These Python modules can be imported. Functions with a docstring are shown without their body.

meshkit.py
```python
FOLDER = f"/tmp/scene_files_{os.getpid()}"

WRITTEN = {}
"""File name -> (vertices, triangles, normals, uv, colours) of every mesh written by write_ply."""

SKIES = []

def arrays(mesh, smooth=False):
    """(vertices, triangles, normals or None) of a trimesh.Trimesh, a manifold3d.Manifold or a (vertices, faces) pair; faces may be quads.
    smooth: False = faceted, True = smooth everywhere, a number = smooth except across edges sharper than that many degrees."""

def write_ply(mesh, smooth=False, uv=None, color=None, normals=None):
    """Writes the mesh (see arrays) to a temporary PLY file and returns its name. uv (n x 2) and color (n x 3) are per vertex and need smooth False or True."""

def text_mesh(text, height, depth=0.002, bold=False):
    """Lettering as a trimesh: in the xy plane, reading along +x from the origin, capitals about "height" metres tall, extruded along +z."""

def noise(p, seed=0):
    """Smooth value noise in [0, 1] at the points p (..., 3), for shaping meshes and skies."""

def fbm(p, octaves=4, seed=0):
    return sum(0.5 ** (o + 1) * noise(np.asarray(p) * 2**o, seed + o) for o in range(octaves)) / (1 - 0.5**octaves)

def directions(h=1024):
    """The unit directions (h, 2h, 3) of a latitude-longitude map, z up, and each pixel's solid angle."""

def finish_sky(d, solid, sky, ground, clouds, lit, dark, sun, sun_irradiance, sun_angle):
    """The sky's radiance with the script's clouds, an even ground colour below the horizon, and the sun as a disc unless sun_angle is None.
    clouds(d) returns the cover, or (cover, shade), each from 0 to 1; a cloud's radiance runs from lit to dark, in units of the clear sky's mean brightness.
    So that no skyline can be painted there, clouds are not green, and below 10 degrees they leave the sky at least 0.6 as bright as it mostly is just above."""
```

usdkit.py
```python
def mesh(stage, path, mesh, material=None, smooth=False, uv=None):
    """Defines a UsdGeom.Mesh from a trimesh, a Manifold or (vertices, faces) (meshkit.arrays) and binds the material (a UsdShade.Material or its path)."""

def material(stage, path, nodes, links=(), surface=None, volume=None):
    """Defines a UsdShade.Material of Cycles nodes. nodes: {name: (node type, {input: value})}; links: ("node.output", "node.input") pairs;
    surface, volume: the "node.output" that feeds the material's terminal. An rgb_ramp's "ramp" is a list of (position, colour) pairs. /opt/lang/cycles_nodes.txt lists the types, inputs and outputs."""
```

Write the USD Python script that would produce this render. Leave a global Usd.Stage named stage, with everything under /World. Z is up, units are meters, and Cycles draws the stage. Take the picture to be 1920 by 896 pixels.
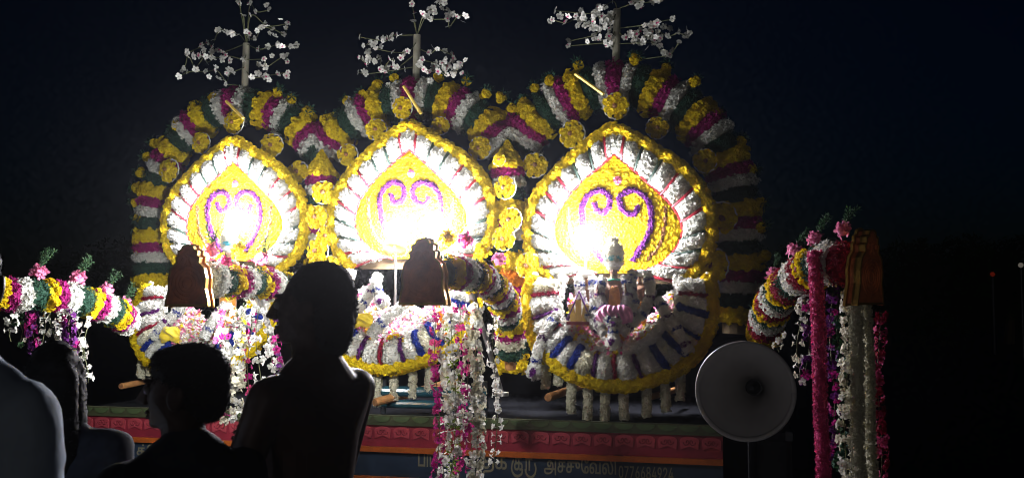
import math, json
import numpy as np, trimesh, shapely
from shapely.geometry import Polygon, LineString
import manifold3d as m3
import usdkit, meshkit
from pxr import Usd, UsdGeom, UsdLux, UsdShade, Gf, Sdf

stage = Usd.Stage.CreateInMemory()
UsdGeom.SetStageUpAxis(stage, 'Z'); UsdGeom.SetStageMetersPerUnit(stage, 1.0)
UsdGeom.Scope.Define(stage, '/World/Looks') if UsdGeom.Xform.Define(stage, '/World') else None

# ---------------------------------------------------------------- camera
CAM = np.array([0.0, 0.0, 1.68]); FPX = 1844.0; PITCH = math.radians(3.476)
cam = UsdGeom.Camera.Define(stage, '/World/camera')
cam.CreateHorizontalApertureAttr(36.0); cam.CreateVerticalApertureAttr(36.0 * 896 / 1920)
cam.CreateFocalLengthAttr(36.0 * FPX / 1920)
cam.CreateFStopAttr(5.0); cam.CreateFocusDistanceAttr(6.2)
cam.CreateExposureAttr(0.0)
cam.AddTranslateOp().Set(Gf.Vec3d(*CAM)); cam.AddRotateXOp().Set(90 + math.degrees(PITCH))

# ---------------------------------------------------------------- dusk sky, last afterglow
SUN_EL, SUN_ROT = math.radians(2.0), math.radians(188)
usdkit.material(stage, '/World/Looks/dusk_sky', {
    's': ('sky_texture', {'sky_type': 'single_scattering', 'sun_disc': False, 'sun_elevation': SUN_EL, 'sun_rotation': SUN_ROT, 'air_density': 1.0, 'aerosol_density': 0.3, 'ozone_density': 6.0}),
    'b': ('background_shader', {'strength': 0.0028})}, [('s.color', 'b.color')], surface='b.background')
sky = UsdLux.DomeLight.Define(stage, '/World/sky')
UsdShade.MaterialBindingAPI.Apply(sky.GetPrim()).Bind(UsdShade.Material.Get(stage, '/World/Looks/dusk_sky'))
sky.GetPrim().SetCustomDataByKey('kind', 'structure')
sun = UsdLux.DistantLight.Define(stage, '/World/afterglow')
sun.CreateNormalizeAttr(True); sun.CreateIntensityAttr(0.017); sun.CreateAngleAttr(10.0); sun.CreateColorAttr(Gf.Vec3f(1, .92, .88))
_d = -np.array([math.sin(SUN_ROT) * math.cos(SUN_EL), math.cos(SUN_ROT) * math.cos(SUN_EL), math.sin(SUN_EL)])
_q = Gf.Rotation(Gf.Vec3d(0, 0, -1), Gf.Vec3d(*map(float, _d)))
sun.AddTransformOp().Set(Gf.Matrix4d().SetRotate(_q))
LAMP, BULB, BULB2 = 950.0, 1300.0, 540.0          # radiance of the shrine lamps and of the bulbs clamped behind the carved pole ends

# ---------------------------------------------------------------- pixel rays (of the 1920x896 photograph) to places in the world
_F = np.array([0, math.cos(PITCH), math.sin(PITCH)]); _U = np.array([0, -math.sin(PITCH), math.cos(PITCH)])
def ray(px, py): return _F + np.array([1.0, 0, 0]) * (px - 960) / FPX + _U * (448 - py) / FPX
def pt(px, py, y):
    d = ray(px, py); return CAM + d * (y / d[1])
YAW = math.radians(14); RV = np.array([math.cos(YAW), -math.sin(YAW), 0]); NV = np.array([-math.sin(YAW), -math.cos(YAW), 0]); ZV = np.array([0, 0, 1.0])
ROW = np.array([-0.66, 6.80, 0.0])
def on(px, py, w=0.0):
    """where the ray meets the row of shrines' plane, moved w metres towards the viewer"""
    d = ray(px, py); return CAM + d * (np.dot(ROW + w * NV - CAM, NV) / np.dot(d, NV))
def ons(pts, w=0.0): return np.array([on(p[0], p[1], p[2] if len(p) > 2 else w) for p in pts])

# ---------------------------------------------------------------- naming
_used = {}
def numbered(parent, name):
    k = (parent, name); i = _used.get(k, 0); _used[k] = i + 1
    return f'{parent}/{name}' if i == 0 else f'{parent}/{name}_{i:03d}'
def tag(prim, label=None, cat=None, group=None, kind=None):
    for k, v in (('label', label), ('category', cat), ('group', group), ('kind', kind)):
        if v: prim.SetCustomDataByKey(k, v)
    return prim
def path_of(parent): return '/World' if parent is None else (parent if isinstance(parent, str) else str(parent.GetPath()))
def obj(name, mesh, mat, parent=None, smooth=False, **kw):
    p = usdkit.mesh(stage, numbered(path_of(parent), name), mesh, M[mat], smooth=smooth).GetPrim()
    return tag(p, **kw)
def thing(name, label, cat, group=None, loc=(0, 0, 0), kind=None):
    x = UsdGeom.Xform.Define(stage, numbered('/World', name))
    if any(loc): x.AddTranslateOp().Set(Gf.Vec3d(*map(float, loc)))
    return tag(x.GetPrim(), label, cat, group, kind)

# ---------------------------------------------------------------- materials
M = {}
def flat(name, rgb, rough=.6, metal=0.0, var=.0, scale=20.0, bump=.0, sheen=0.0, spec=.4):
    nodes = {'p': ('principled_bsdf', {'base_color': rgb, 'roughness': rough, 'metallic': metal, 'sheen_weight': sheen, 'specular_ior_level': spec})}
    links = []
    if var or bump:
        nodes['t'] = ('texture_coordinate', {}); nodes['n'] = ('noise_texture', {'scale': scale, 'detail': 5.0, 'roughness': .6})
        links.append(('t.object', 'n.vector'))
    if var:
        nodes['r'] = ('rgb_ramp', {'ramp': [(.3, tuple(c * (1 - var) for c in rgb)), (.7, tuple(min(1, c * (1 + var)) for c in rgb))]})
        links += [('n.fac', 'r.fac'), ('r.color', 'p.base_color')]
    if bump:
        nodes['b'] = ('bump', {'strength': bump, 'distance': .01}); links += [('n.fac', 'b.height'), ('b.normal', 'p.normal')]
    M[name] = usdkit.material(stage, '/World/Looks/' + name, nodes, links, surface='p.BSDF')
def petal(name, dark, light, trans=.25, rough=.7, spec=.15):
    """petals: each petal its own tone, some light passing through"""
    mid = tuple((a + b) / 2 for a, b in zip(dark, light))
    M[name] = usdkit.material(stage, '/World/Looks/' + name, {
        'g': ('geometry', {}), 'r': ('rgb_ramp', {'ramp': [(0, dark), (.35, mid), (1, light)]}),
        'p': ('principled_bsdf', {'roughness': rough, 'specular_ior_level': spec}), 't': ('translucent_bsdf', {}), 'm': ('mix_closure', {'fac': trans})},
        [('g.random_per_island', 'r.fac'), ('r.color', 'p.base_color'), ('r.color', 't.color'), ('p.BSDF', 'm.closure1'), ('t.BSDF', 'm.closure2')], surface='m.closure')
petal('yellow_petal', (.66, .50, .010), (.88, .76, .045))
petal('orange_petal', (.60, .22, .01), (.85, .42, .03))
petal('white_petal', (.60, .60, .54), (.90, .90, .86))
petal('cream_petal', (.55, .53, .40), (.84, .82, .68))
petal('magenta_petal', (.28, .012, .13), (.60, .05, .32))
petal('purple_petal', (.085, .012, .11), (.20, .032, .25))
petal('crimson_petal', (.22, .008, .03), (.50, .03, .10))
petal('pink_petal', (.62, .20, .34), (.88, .52, .62))
petal('rose_petal', (.50, .06, .18), (.76, .17, .32))
petal('blue_petal', (.012, .03, .22), (.04, .09, .50))
petal('green_leaf', (.018, .055, .034), (.055, .125, .075), trans=.2)
petal('fern_leaf', (.03, .07, .03), (.08, .16, .07), trans=.3)
petal('lime_leaf', (.14, .22, .02), (.30, .40, .06), trans=.3)
flat('dark_green', (.012, .03, .02)); flat('dark_red', (.22, .008, .018), .5); flat('seed_brown', (.20, .09, .03), .8, var=.4, scale=60)
flat('purple_core', (.09, .02, .15), .6); flat('royal_blue', (.01, .025, .25), .5)
flat('backing_board', (.10, .07, .03), .8, var=.3); flat('red_border', (.30, .02, .02), .5); flat('lace', (.75, .75, .72), .5)
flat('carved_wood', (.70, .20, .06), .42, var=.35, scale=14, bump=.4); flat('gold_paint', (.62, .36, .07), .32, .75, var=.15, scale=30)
flat('raw_wood', (.42, .20, .07), .55, var=.3, scale=25, bump=.3); flat('stick_wood', (.72, .50, .10), .5, var=.2)
flat('banana_stem', (.26, .25, .19), .6, var=.2, scale=12); flat('twig_bark', (.10, .11, .05), .8)
flat('grey_steel', (.32, .32, .30), .35, .8); flat('dark_steel', (.03, .035, .04), .4, .3); flat('teal_enamel', (.015, .06, .08), .18)
flat('red_paint', (.16, .013, .024), .4, var=.2, scale=6); flat('pink_relief', (.26, .034, .046), .45, var=.15); flat('orange_paint', (.28, .065, .010), .35, var=.15)
flat('navy_paint', (.012, .022, .04), .4, var=.2, scale=5); flat('olive_paint', (.042, .046, .022), .4, var=.2); flat('moss_paint', (.05, .075, .03), .45); flat('lettering_paint', (.14, .125, .08), .5)
flat('truck_dark', (.012, .013, .016), .9, spec=.1); flat('asphalt', (.045, .045, .047), .9, var=.3, scale=8, bump=.3)
flat('bark', (.06, .045, .03), .9, var=.3, bump=.4); petal('tree_leaf', (.02, .04, .012), (.05, .09, .03), trans=.2)
flat('skin_brown', (.06, .03, .02), .5, var=.1, scale=30); flat('hair_black', (.010, .009, .008), .65, sheen=.1, spec=.15); flat('eye_white', (.25, .24, .23), .2)
flat('white_shirt', (.42, .52, .62), .75, var=.05, scale=40, bump=.15); flat('dark_shirt', (.03, .035, .05), .8, var=.2, bump=.15); flat('dark_trousers', (.025, .025, .03), .8)
flat('pale_cloth', (.16, .16, .17), .8, var=.1, bump=.2); flat('sarong_cloth', (.40, .38, .33), .8, var=.1, bump=.2); flat('horn_grey', (.60, .58, .56), .38, var=.08, scale=8)
flat('idol_bronze', (.42, .24, .09), .38, .7, var=.2); flat('idol_face', (.17, .085, .045), .5); flat('teal_silk', (.02, .28, .34), .4, sheen=.3); flat('orange_silk', (.72, .30, .04), .4, sheen=.3, var=.25, scale=40)
flat('pink_silk', (.75, .28, .50), .35, sheen=.4); flat('white_silk', (.80, .80, .76), .5, sheen=.3); flat('yellow_silk', (.80, .60, .03), .45, sheen=.3); flat('crown_silver', (.55, .55, .58), .3, .8)
flat('emerald', (.02, .30, .18), .15); flat('ornament_gold', (.75, .50, .16), .25, .9)
M['bulb_glow'] = usdkit.material(stage, '/World/Looks/bulb_glow', {'e': ('emission', {'color': (.97, .98, 1.0), 'strength': BULB})}, surface='e.emission')
M['bulb_soft'] = usdkit.material(stage, '/World/Looks/bulb_soft', {'e': ('emission', {'color': (.97, .98, 1.0), 'strength': BULB2})}, surface='e.emission')
M['lamp_glow'] = usdkit.material(stage, '/World/Looks/lamp_glow', {'e': ('emission', {'color': (.94, .91, 1.0), 'strength': LAMP})}, surface='e.emission')

# ---------------------------------------------------------------- geometry kit
rng = np.random.default_rng(7)
def cat(parts):
    V, F, n = [], [], 0
    for v, f in parts:
        if len(v) == 0: continue
        V.append(np.asarray(v, float)); F.append(np.asarray(f, int) + n); n += len(v)
    return np.vstack(V), np.vstack(F)
def unit(a): a = np.asarray(a, float); return a / np.maximum(np.linalg.norm(a, axis=-1, keepdims=True), 1e-9)
def tri(q): q = np.asarray(q, int); return np.vstack([q[:, [0, 1, 2]], q[:, [0, 2, 3]]])
def kite(ang, r0, r1, wid, z0, zm, z1, mid=.58):
    """one petal pointing out along ang: root, two shoulders, tip"""
    c, s = math.cos(ang), math.sin(ang); rm = r0 + (r1 - r0) * mid
    P = [(r0, 0, z0), (rm, -wid, zm), (r1, 0, z1), (rm, wid, zm)]
    return np.array([(x * c - y * s, x * s + y * c, z) for x, y, z in P]), np.array([[0, 1, 2], [0, 2, 3]])
def round_petal(ang, r1, wid, z0, zm, z1):
    c, s = math.cos(ang), math.sin(ang)
    P = [(0.05, 0, z0), (r1 * .45, -wid * .8, zm), (r1 * .8, -wid * .75, (zm + z1) / 2), (r1, 0, z1), (r1 * .8, wid * .75, (zm + z1) / 2), (r1 * .45, wid * .8, zm), (r1 * .55, 0, zm - .08)]
    return np.array([(x * c - y * s, x * s + y * c, z) for x, y, z in P]), np.array([[6, i, (i + 1) % 6] for i in range(6)])
def tpl(kind, r):
    if kind == 'mum':
        a = [kite(i * 2 * math.pi / 8 + r.uniform(-.2, .2), .1, r.uniform(.9, 1.1), .36, .15, .42 + r.uniform(-.1, .1), .18 + r.uniform(-.15, .15)) for i in range(8)]
        a += [kite(i * 2 * math.pi / 6 + r.uniform(-.3, .3), .02, r.uniform(.5, .7), .27, .3, .62, .66 + r.uniform(-.1, .15)) for i in range(6)]
        return cat(a)
    if kind == 'tuft':
        return cat([kite(i * 2 * math.pi / 6 + r.uniform(-.4, .4), .0, r.uniform(.7, 1.15), r.uniform(.2, .36), .05, r.uniform(.25, .5), r.uniform(.3, .95)) for i in range(6)])
    if kind == 'leaf':
        return cat([kite(i * 2 * math.pi / 4 + r.uniform(-.5, .5), .0, r.uniform(.8, 1.4), r.uniform(.16, .26), .05, r.uniform(.2, .5), r.uniform(.2, .9)) for i in range(4)])
    if kind == 'petalfall':
        return cat([round_petal(r.uniform(0, 6.3), r.uniform(.8, 1.2), .45, .1, r.uniform(.15, .4), r.uniform(.1, .7)) for i in range(2)])
    if kind == 'jasmine':   # five open petals on a short tube
        a = [round_petal(i * 2 * math.pi / 5 + r.uniform(-.2, .2), r.uniform(.85, 1.1), .42, .55, .75 + r.uniform(-.1, .1), .6 + r.uniform(-.2, .25)) for i in range(5)]
        th = np.arange(5) * 2 * math.pi / 5
        v = np.vstack([[0, 0, -.5], np.c_[np.cos(th) * .22, np.sin(th) * .22, np.full(5, .6)]])
        return cat(a + [(v, np.array([[0, i + 1, (i + 1) % 5 + 1] for i in range(5)]))])
    if kind == 'orchid':
        return cat([round_petal(i * 2 * math.pi / 5 + .3, (1.0 if i % 2 else .9), (.52 if i in (1, 4) else .36), .1, .22, .1 + r.uniform(-.12, .12)) for i in range(5)])
TPL = {k: [tpl(k, np.random.default_rng(100 + 10 * j + i)) for i in range(4)] for j, k in enumerate(('mum', 'tuft', 'leaf', 'petalfall', 'jasmine', 'orchid'))}
def basis(N, spin):
    N = unit(N); ref = np.where(np.abs(N[:, 2:]) < .9, [[0, 0, 1.0]], [[1.0, 0, 0]])
    A = unit(np.cross(ref, N)); B = np.cross(N, A); c, s = np.cos(spin)[:, None], np.sin(spin)[:, None]
    return A * c + B * s, B * c - A * s, N
def bloom(P, N, size, kind, tilt=.35, jitter=.2, r=None):
    """one small flower at every point, facing the normal"""
    r = r or rng; P, N = np.atleast_2d(P), np.atleast_2d(N); out = []
    N = unit(unit(N) + r.normal(0, tilt, N.shape) * .6); spin = r.uniform(0, 6.283, len(P)); sc = size * r.uniform(1 - jitter, 1 + jitter, len(P)); which = r.integers(0, 4, len(P))
    A, B, C = basis(N, spin)
    for k in range(4):
        m = which == k
        if not m.any(): continue
        v, f = TPL[kind][k]
        W = P[m][:, None] + sc[m][:, None, None] * (v[None, :, :1] * A[m][:, None] + v[None, :, 1:2] * B[m][:, None] + v[None, :, 2:] * C[m][:, None])
        out.append((W.reshape(-1, 3), (f[None] + (np.arange(m.sum()) * len(v))[:, None, None]).reshape(-1, 3)))
    return cat(out)
def spline(pts, n=60):
    """Catmull-Rom through pts, evenly spaced by length"""
    p = np.asarray(pts, float); q = np.vstack([2 * p[0] - p[1], p, 2 * p[-1] - p[-2]]); out = []
    for i in range(1, len(q) - 2):
        t = np.linspace(0, 1, 16, endpoint=False)[:, None]; a, b, c, d = q[i - 1], q[i], q[i + 1], q[i + 2]
        out.append(.5 * (2 * b + (c - a) * t + (2 * a - 5 * b + 4 * c - d) * t**2 + (3 * b - a - 3 * c + d) * t**3))
    o = np.vstack(out + [p[-1:]]); s = np.r_[0, np.cumsum(np.linalg.norm(np.diff(o, axis=0), axis=1))]; u = np.linspace(0, s[-1], n)
    return np.stack([np.interp(u, s, o[:, k]) for k in range(o.shape[1])], 1)
def length(p): return float(np.linalg.norm(np.diff(p, axis=0), axis=1).sum())
def frames(p, ref):
    T = unit(np.gradient(p, axis=0)); A = unit(np.cross(T, np.broadcast_to(ref, T.shape))); return T, A, np.cross(A, T)
def at_s(path, s):
    d = np.r_[0, np.cumsum(np.linalg.norm(np.diff(path, axis=0), axis=1))]; s = np.atleast_1d(s)
    return np.stack([np.interp(s, d, path[:, k]) for k in range(3)], 1)
def tube(path, radius, sides=10, ref=(0, 0, 1.0), caps=True):
    p = np.asarray(path, float); R = np.broadcast_to(radius, (len(p),)); ref = np.asarray(ref, float)
    if np.abs(unit(p[-1] - p[0]) @ unit(ref)) > .95: ref = np.array([0, 1.0, 0.02])
    T, A, B = frames(p, ref); th = np.arange(sides) * 2 * math.pi / sides
    v = (p[:, None] + R[:, None, None] * (np.cos(th)[None, :, None] * A[:, None] + np.sin(th)[None, :, None] * B[:, None])).reshape(-1, 3)
    i, j = np.meshgrid(np.arange(len(p) - 1), np.arange(sides), indexing='ij')
    f = tri(np.stack([i * sides + j, i * sides + (j + 1) % sides, (i + 1) * sides + (j + 1) % sides, (i + 1) * sides + j], -1).reshape(-1, 4))
    if caps:
        n = len(v); v = np.vstack([v, p[0], p[-1]]); e = (len(p) - 1) * sides
        f = np.vstack([f, [[n, (k + 1) % sides, k] for k in range(sides)], [[n + 1, e + k, e + (k + 1) % sides] for k in range(sides)]])
    return v, f
def flower_tube(path, radius, size, kind, density=1.0, ref=(0, 0, 1.0), lumps=.0, keep=None, s0=0, s1=None, bulge=0.0, tilt=.35):
    """a rope of flowers: a core and flowers all round it. keep: direction the seen half faces"""
    L = length(path); s1 = L if s1 is None else s1; n = max(3, int((s1 - s0) / .02)); ss = np.linspace(s0, s1, n); p = at_s(path, ss)
    prof = 1 + bulge * np.sin(np.linspace(0, math.pi, n)) - bulge * .5 if bulge else np.ones(n)
    rad = radius * prof
    core = tube(p, rad * (.84 if radius > .06 else .9), 14, ref); ref = np.asarray(ref, float)
    if np.abs(unit(p[-1] - p[0]) @ unit(ref)) > .95: ref = np.array([0, 1.0, 0.02])
    T, A, B = frames(p, ref); k = max(6, int(density * (s1 - s0) * 2 * math.pi * radius / (size * 1.15)**2))
    u = rng.uniform(0, 1, k); th = rng.uniform(0, 2 * math.pi, k); idx = np.minimum((u * (n - 1)).astype(int), n - 1)
    base = np.stack([np.interp(u * (n - 1), np.arange(n), p[:, c]) for c in range(3)], 1); N = np.cos(th)[:, None] * A[idx] + np.sin(th)[:, None] * B[idx]
    rr = np.interp(u * (n - 1), np.arange(n), rad) * (1 + rng.normal(0, .03 + lumps, k))
    edge = (u - .5) * 2; N2 = N + T[idx] * (np.sign(edge) * np.abs(edge)**6)[:, None] * .6
    if keep is not None:
        m = N @ np.asarray(keep) > -.35; base, N, N2, rr = base[m], N[m], N2[m], rr[m]
    return cat([core, bloom(base + N * (rr * .93)[:, None], N2, size, kind, tilt)])
def ball(c, r, seg=10, squash=(1, 1, 1)):
    m = trimesh.creation.uv_sphere(1.0, count=[seg, seg]); return np.array(m.vertices) * np.array(squash) * r + np.asarray(c), np.array(m.faces)
def box(c, size, rot=None):
    m = trimesh.creation.box(size); v = np.array(m.vertices)
    return (v @ rot.T if rot is not None else v) + np.asarray(c), np.array(m.faces)
FR = np.stack([RV, -NV, ZV], 1)      # columns: along the row, away from the viewer, up
def lathe(profile, c, sides=24, axis=(0, 0, 1.0)):
    pr = np.asarray(profile, float); A, B, C = (x[0] for x in basis(np.array([axis], float), np.zeros(1))); th = np.arange(sides) * 2 * math.pi / sides
    v = (np.asarray(c) + pr[:, None, 1:] * C + pr[:, None, :1] * (np.cos(th)[None, :, None] * A + np.sin(th)[None, :, None] * B)).reshape(-1, 3)
    i, j = np.meshgrid(np.arange(len(pr) - 1), np.arange(sides), indexing='ij')
    return v, tri(np.stack([i * sides + j, i * sides + (j + 1) % sides, (i + 1) * sides + (j + 1) % sides, (i + 1) * sides + j], -1).reshape(-1, 4))
def prism(poly, depth, O, X, Y, Z, bevel=0):
    """a shapely outline in the plane O + x X + y Y, thickened along Z"""
    parts = []
    for g in getattr(poly, 'geoms', [poly]):
        if g.is_empty or g.area < 1e-7: continue
        m = trimesh.creation.extrude_polygon(g, depth, engine='earcut'); v = np.array(m.vertices)
        parts.append((O + v[:, :1] * X + v[:, 1:2] * Y + v[:, 2:] * Z, np.array(m.faces)))
    return cat(parts)

# ================================================================ ground, trees far behind
GZ = 0.0
_g = np.array([[-150, -60, 0], [150, -60, 0], [150, 190, 0], [-150, 190, 0]], float)
obj('ground', (_g, np.array([[0, 1, 2], [0, 2, 3]])), 'asphalt', kind='structure')
def tree(x, y, h, wid, label, seed):
    r = np.random.default_rng(seed); t = thing('tree', label, 'tree', 'dark trees beyond the square', (x, y, 0))
    trunk = spline([(0, 0, -.1), (r.uniform(-.2, .2), 0, h * .3), (r.uniform(-.4, .4), 0, h * .62)], 12)
    limbs = [tube(trunk, np.linspace(.22, .1, 12), 8)]
    for k in range(6):
        a = r.uniform(0, 6.28); b = trunk[6 + k % 5]; e = b + np.array([math.cos(a) * wid * .35, math.sin(a) * wid * .35, h * .22]); limbs.append(tube(spline([b, (b + e) / 2 + [0, 0, .1], e], 6), np.linspace(.08, .03, 6), 5))
    obj('trunk', cat(limbs), 'bark', t)
    C = np.c_[r.normal(0, wid * .27, 26), r.normal(0, wid * .27, 26), r.uniform(h * .42, h * .95, 26)]; rad = r.uniform(.12, .22, 26) * wid
    n = 2600; k = r.integers(0, 26, n); d = unit(r.normal(0, 1, (n, 3))); P = C[k] + d * (rad[k] * r.uniform(.6, 1.1, n))[:, None]
    obj('crown', bloom(P, d + [0, 0, .4], .2, 'leaf', .8, .4, r), 'tree_leaf', t)
for i, (x, y, h, w, lab) in enumerate([(-13.2, 38, 3.4, 6.5, 'dark low tree at the far left behind the floral poles'), (-6.5, 42, 3.0, 6.0, 'dark rounded tree behind the leftmost shrine'), (1.0, 44, 3.3, 7, 'dark broad tree hidden behind the middle of the float'),
        (8.0, 40, 3.2, 6.0, 'dark tree behind the right shrine and loudspeaker'), (13.6, 36, 3.15, 6.2, 'dark tree just right of the pole with long garlands'), (18.6, 37, 3.3, 6.4, 'dark tree at the right edge of the view'), (23.5, 39, 3.3, 6.0, 'dark outermost tree beyond the right edge')]):
    tree(x, y, h, w, lab, 300 + i)

HAZE = .0012
M['night_haze'] = usdkit.material(stage, '/World/Looks/night_haze', {'v': ('principled_volume', {'color': (.86, .87, .9), 'density': HAZE, 'anisotropy': .92})}, volume='v.volume')
obj('haze', box((0, 65, 5.5), (320, 260, 13.0)), 'night_haze', kind='stuff')

for lab, px, py, d, col in (('tiny pale lamp far off at the right edge', 1914, 497, 28.0, 'far_lamp'), ('tiny red lamp far off beyond the trees at right', 1861, 514, 30.0, 'far_red')):
    M[col] = usdkit.material(stage, '/World/Looks/' + col, {'e': ('emission', {'color': (1, .9, .75) if col == 'far_lamp' else (1, .08, .03), 'strength': .10 if col == 'far_lamp' else .05})}, surface='e.emission')
    c = pt(px, py, d); t = thing('street_lamp', lab, 'lamp'); obj('lamp_post', tube(np.array([[c[0], c[1], 0], c - [0, 0, .1]]), .04, 8), 'dark_steel', t); obj('lamp_head', ball(c, .07, 10), col, t)

# ================================================================ the float: trailer with painted side board
W_PANEL = .62
pl0, pl1 = on(150, 764, W_PANEL), on(1355, 795, W_PANEL)
TOPZ = on(960, 784, W_PANEL)[2]
U0, U1 = (pl0 - ROW) @ RV, (pl1 - ROW) @ RV
def onp(u, z, w=W_PANEL): return np.array([ROW[0], ROW[1], 0]) + u * RV + w * NV + np.array([0, 0, z])
fl = thing('festival_trailer', 'long low festival trailer with red, orange and navy painted side board', 'trailer')
LU = U1 - U0; UC = (U0 + U1) / 2
obj('deck', box(onp(UC, TOPZ - .09, W_PANEL - 1.0), (LU, 1.9, .14), FR), 'truck_dark', fl)
obj('chassis', box(onp(UC, .42, W_PANEL - 1.0), (LU - .2, 1.5, .34), FR), 'truck_dark', fl)
for uu in (U0 + .7, U1 - .9):
    for ww in (W_PANEL - .25, W_PANEL - 1.75):
        c = onp(uu, .33, ww); wv = lathe([(.0, -.1), (.2, -.1), (.33, -.07), (.33, .07), (.2, .1), (0, .1)], c, 24, NV); wh = obj('wheel', wv, 'truck_dark', fl)
        obj('rim', lathe([(0, .1), (.16, .105), (.18, .11), (.18, .09)], c, 18, NV), 'grey_steel', wh)
px2m = 6.25 / FPX
def strip(name, z0, z1, mat, w):
    return obj(name, box(onp(UC, (z0 + z1) / 2, W_PANEL + w), (LU, .03, z1 - z0), FR), mat, fl)
zz = TOPZ
strip('top_moulding', zz - .062, zz, 'olive_paint', .012); z1 = zz - .062
strip('red_board', z1 - .132, z1 - .0, 'red_paint', 0); z2 = z1 - .132
strip('orange_batten', z2 - .033, z2, 'orange_paint', .014); z3 = z2 - .033
strip('lettering_board', z3 - .15, z3, 'navy_paint', -.004); z4 = z3 - .15
strip('orange_batten', z4 - .033, z4, 'orange_paint', .014); z5 = z4 - .033
strip('red_board', z5 - .20, z5, 'red_paint', 0)
strip('bottom_board', z5 - .30, z5 - .2, 'navy_paint', -.004)
n_sc = int(LU / .122); Fw = W_PANEL + .0155
for k in range(n_sc):
    u = U0 + (k + .5) * LU / n_sc; O = onp(u, z1 - .052, Fw - .002)
    th = np.linspace(0, math.pi, 12); outer = [(.055 * math.cos(a), .018 + .026 * math.sin(a)) for a in th] + [(-.05, -.03), (0, -.012), (.05, -.03)]
    g = Polygon(outer).buffer(0)
    for sx in (-1, 1):
        g = g.difference(LineString([(sx * (.006 + .02 * t / 9 * 1.0) + sx * .012 * math.cos(t * .8), .008 + .014 * math.sin(t * .8)) for t in range(9)]).buffer(.0032))
    obj('scroll_relief', prism(g, .008, O, RV, ZV, NV), 'pink_relief', fl)
    h = Polygon([(-.055, .02), (.055, .02)] + [(.055 * math.cos(a), .02 - .034 * math.sin(a)) for a in np.linspace(0, math.pi, 10)])
    obj('lappet', prism(h.buffer(0), .007, onp(u, zz - .028, W_PANEL + .0255), RV, ZV, NV), 'moss_paint', fl)
    obj('scroll_relief', prism(Polygon(outer).buffer(0), .008, onp(u, z5 - .15, Fw - .002), RV, ZV, NV), 'pink_relief', fl)
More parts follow.
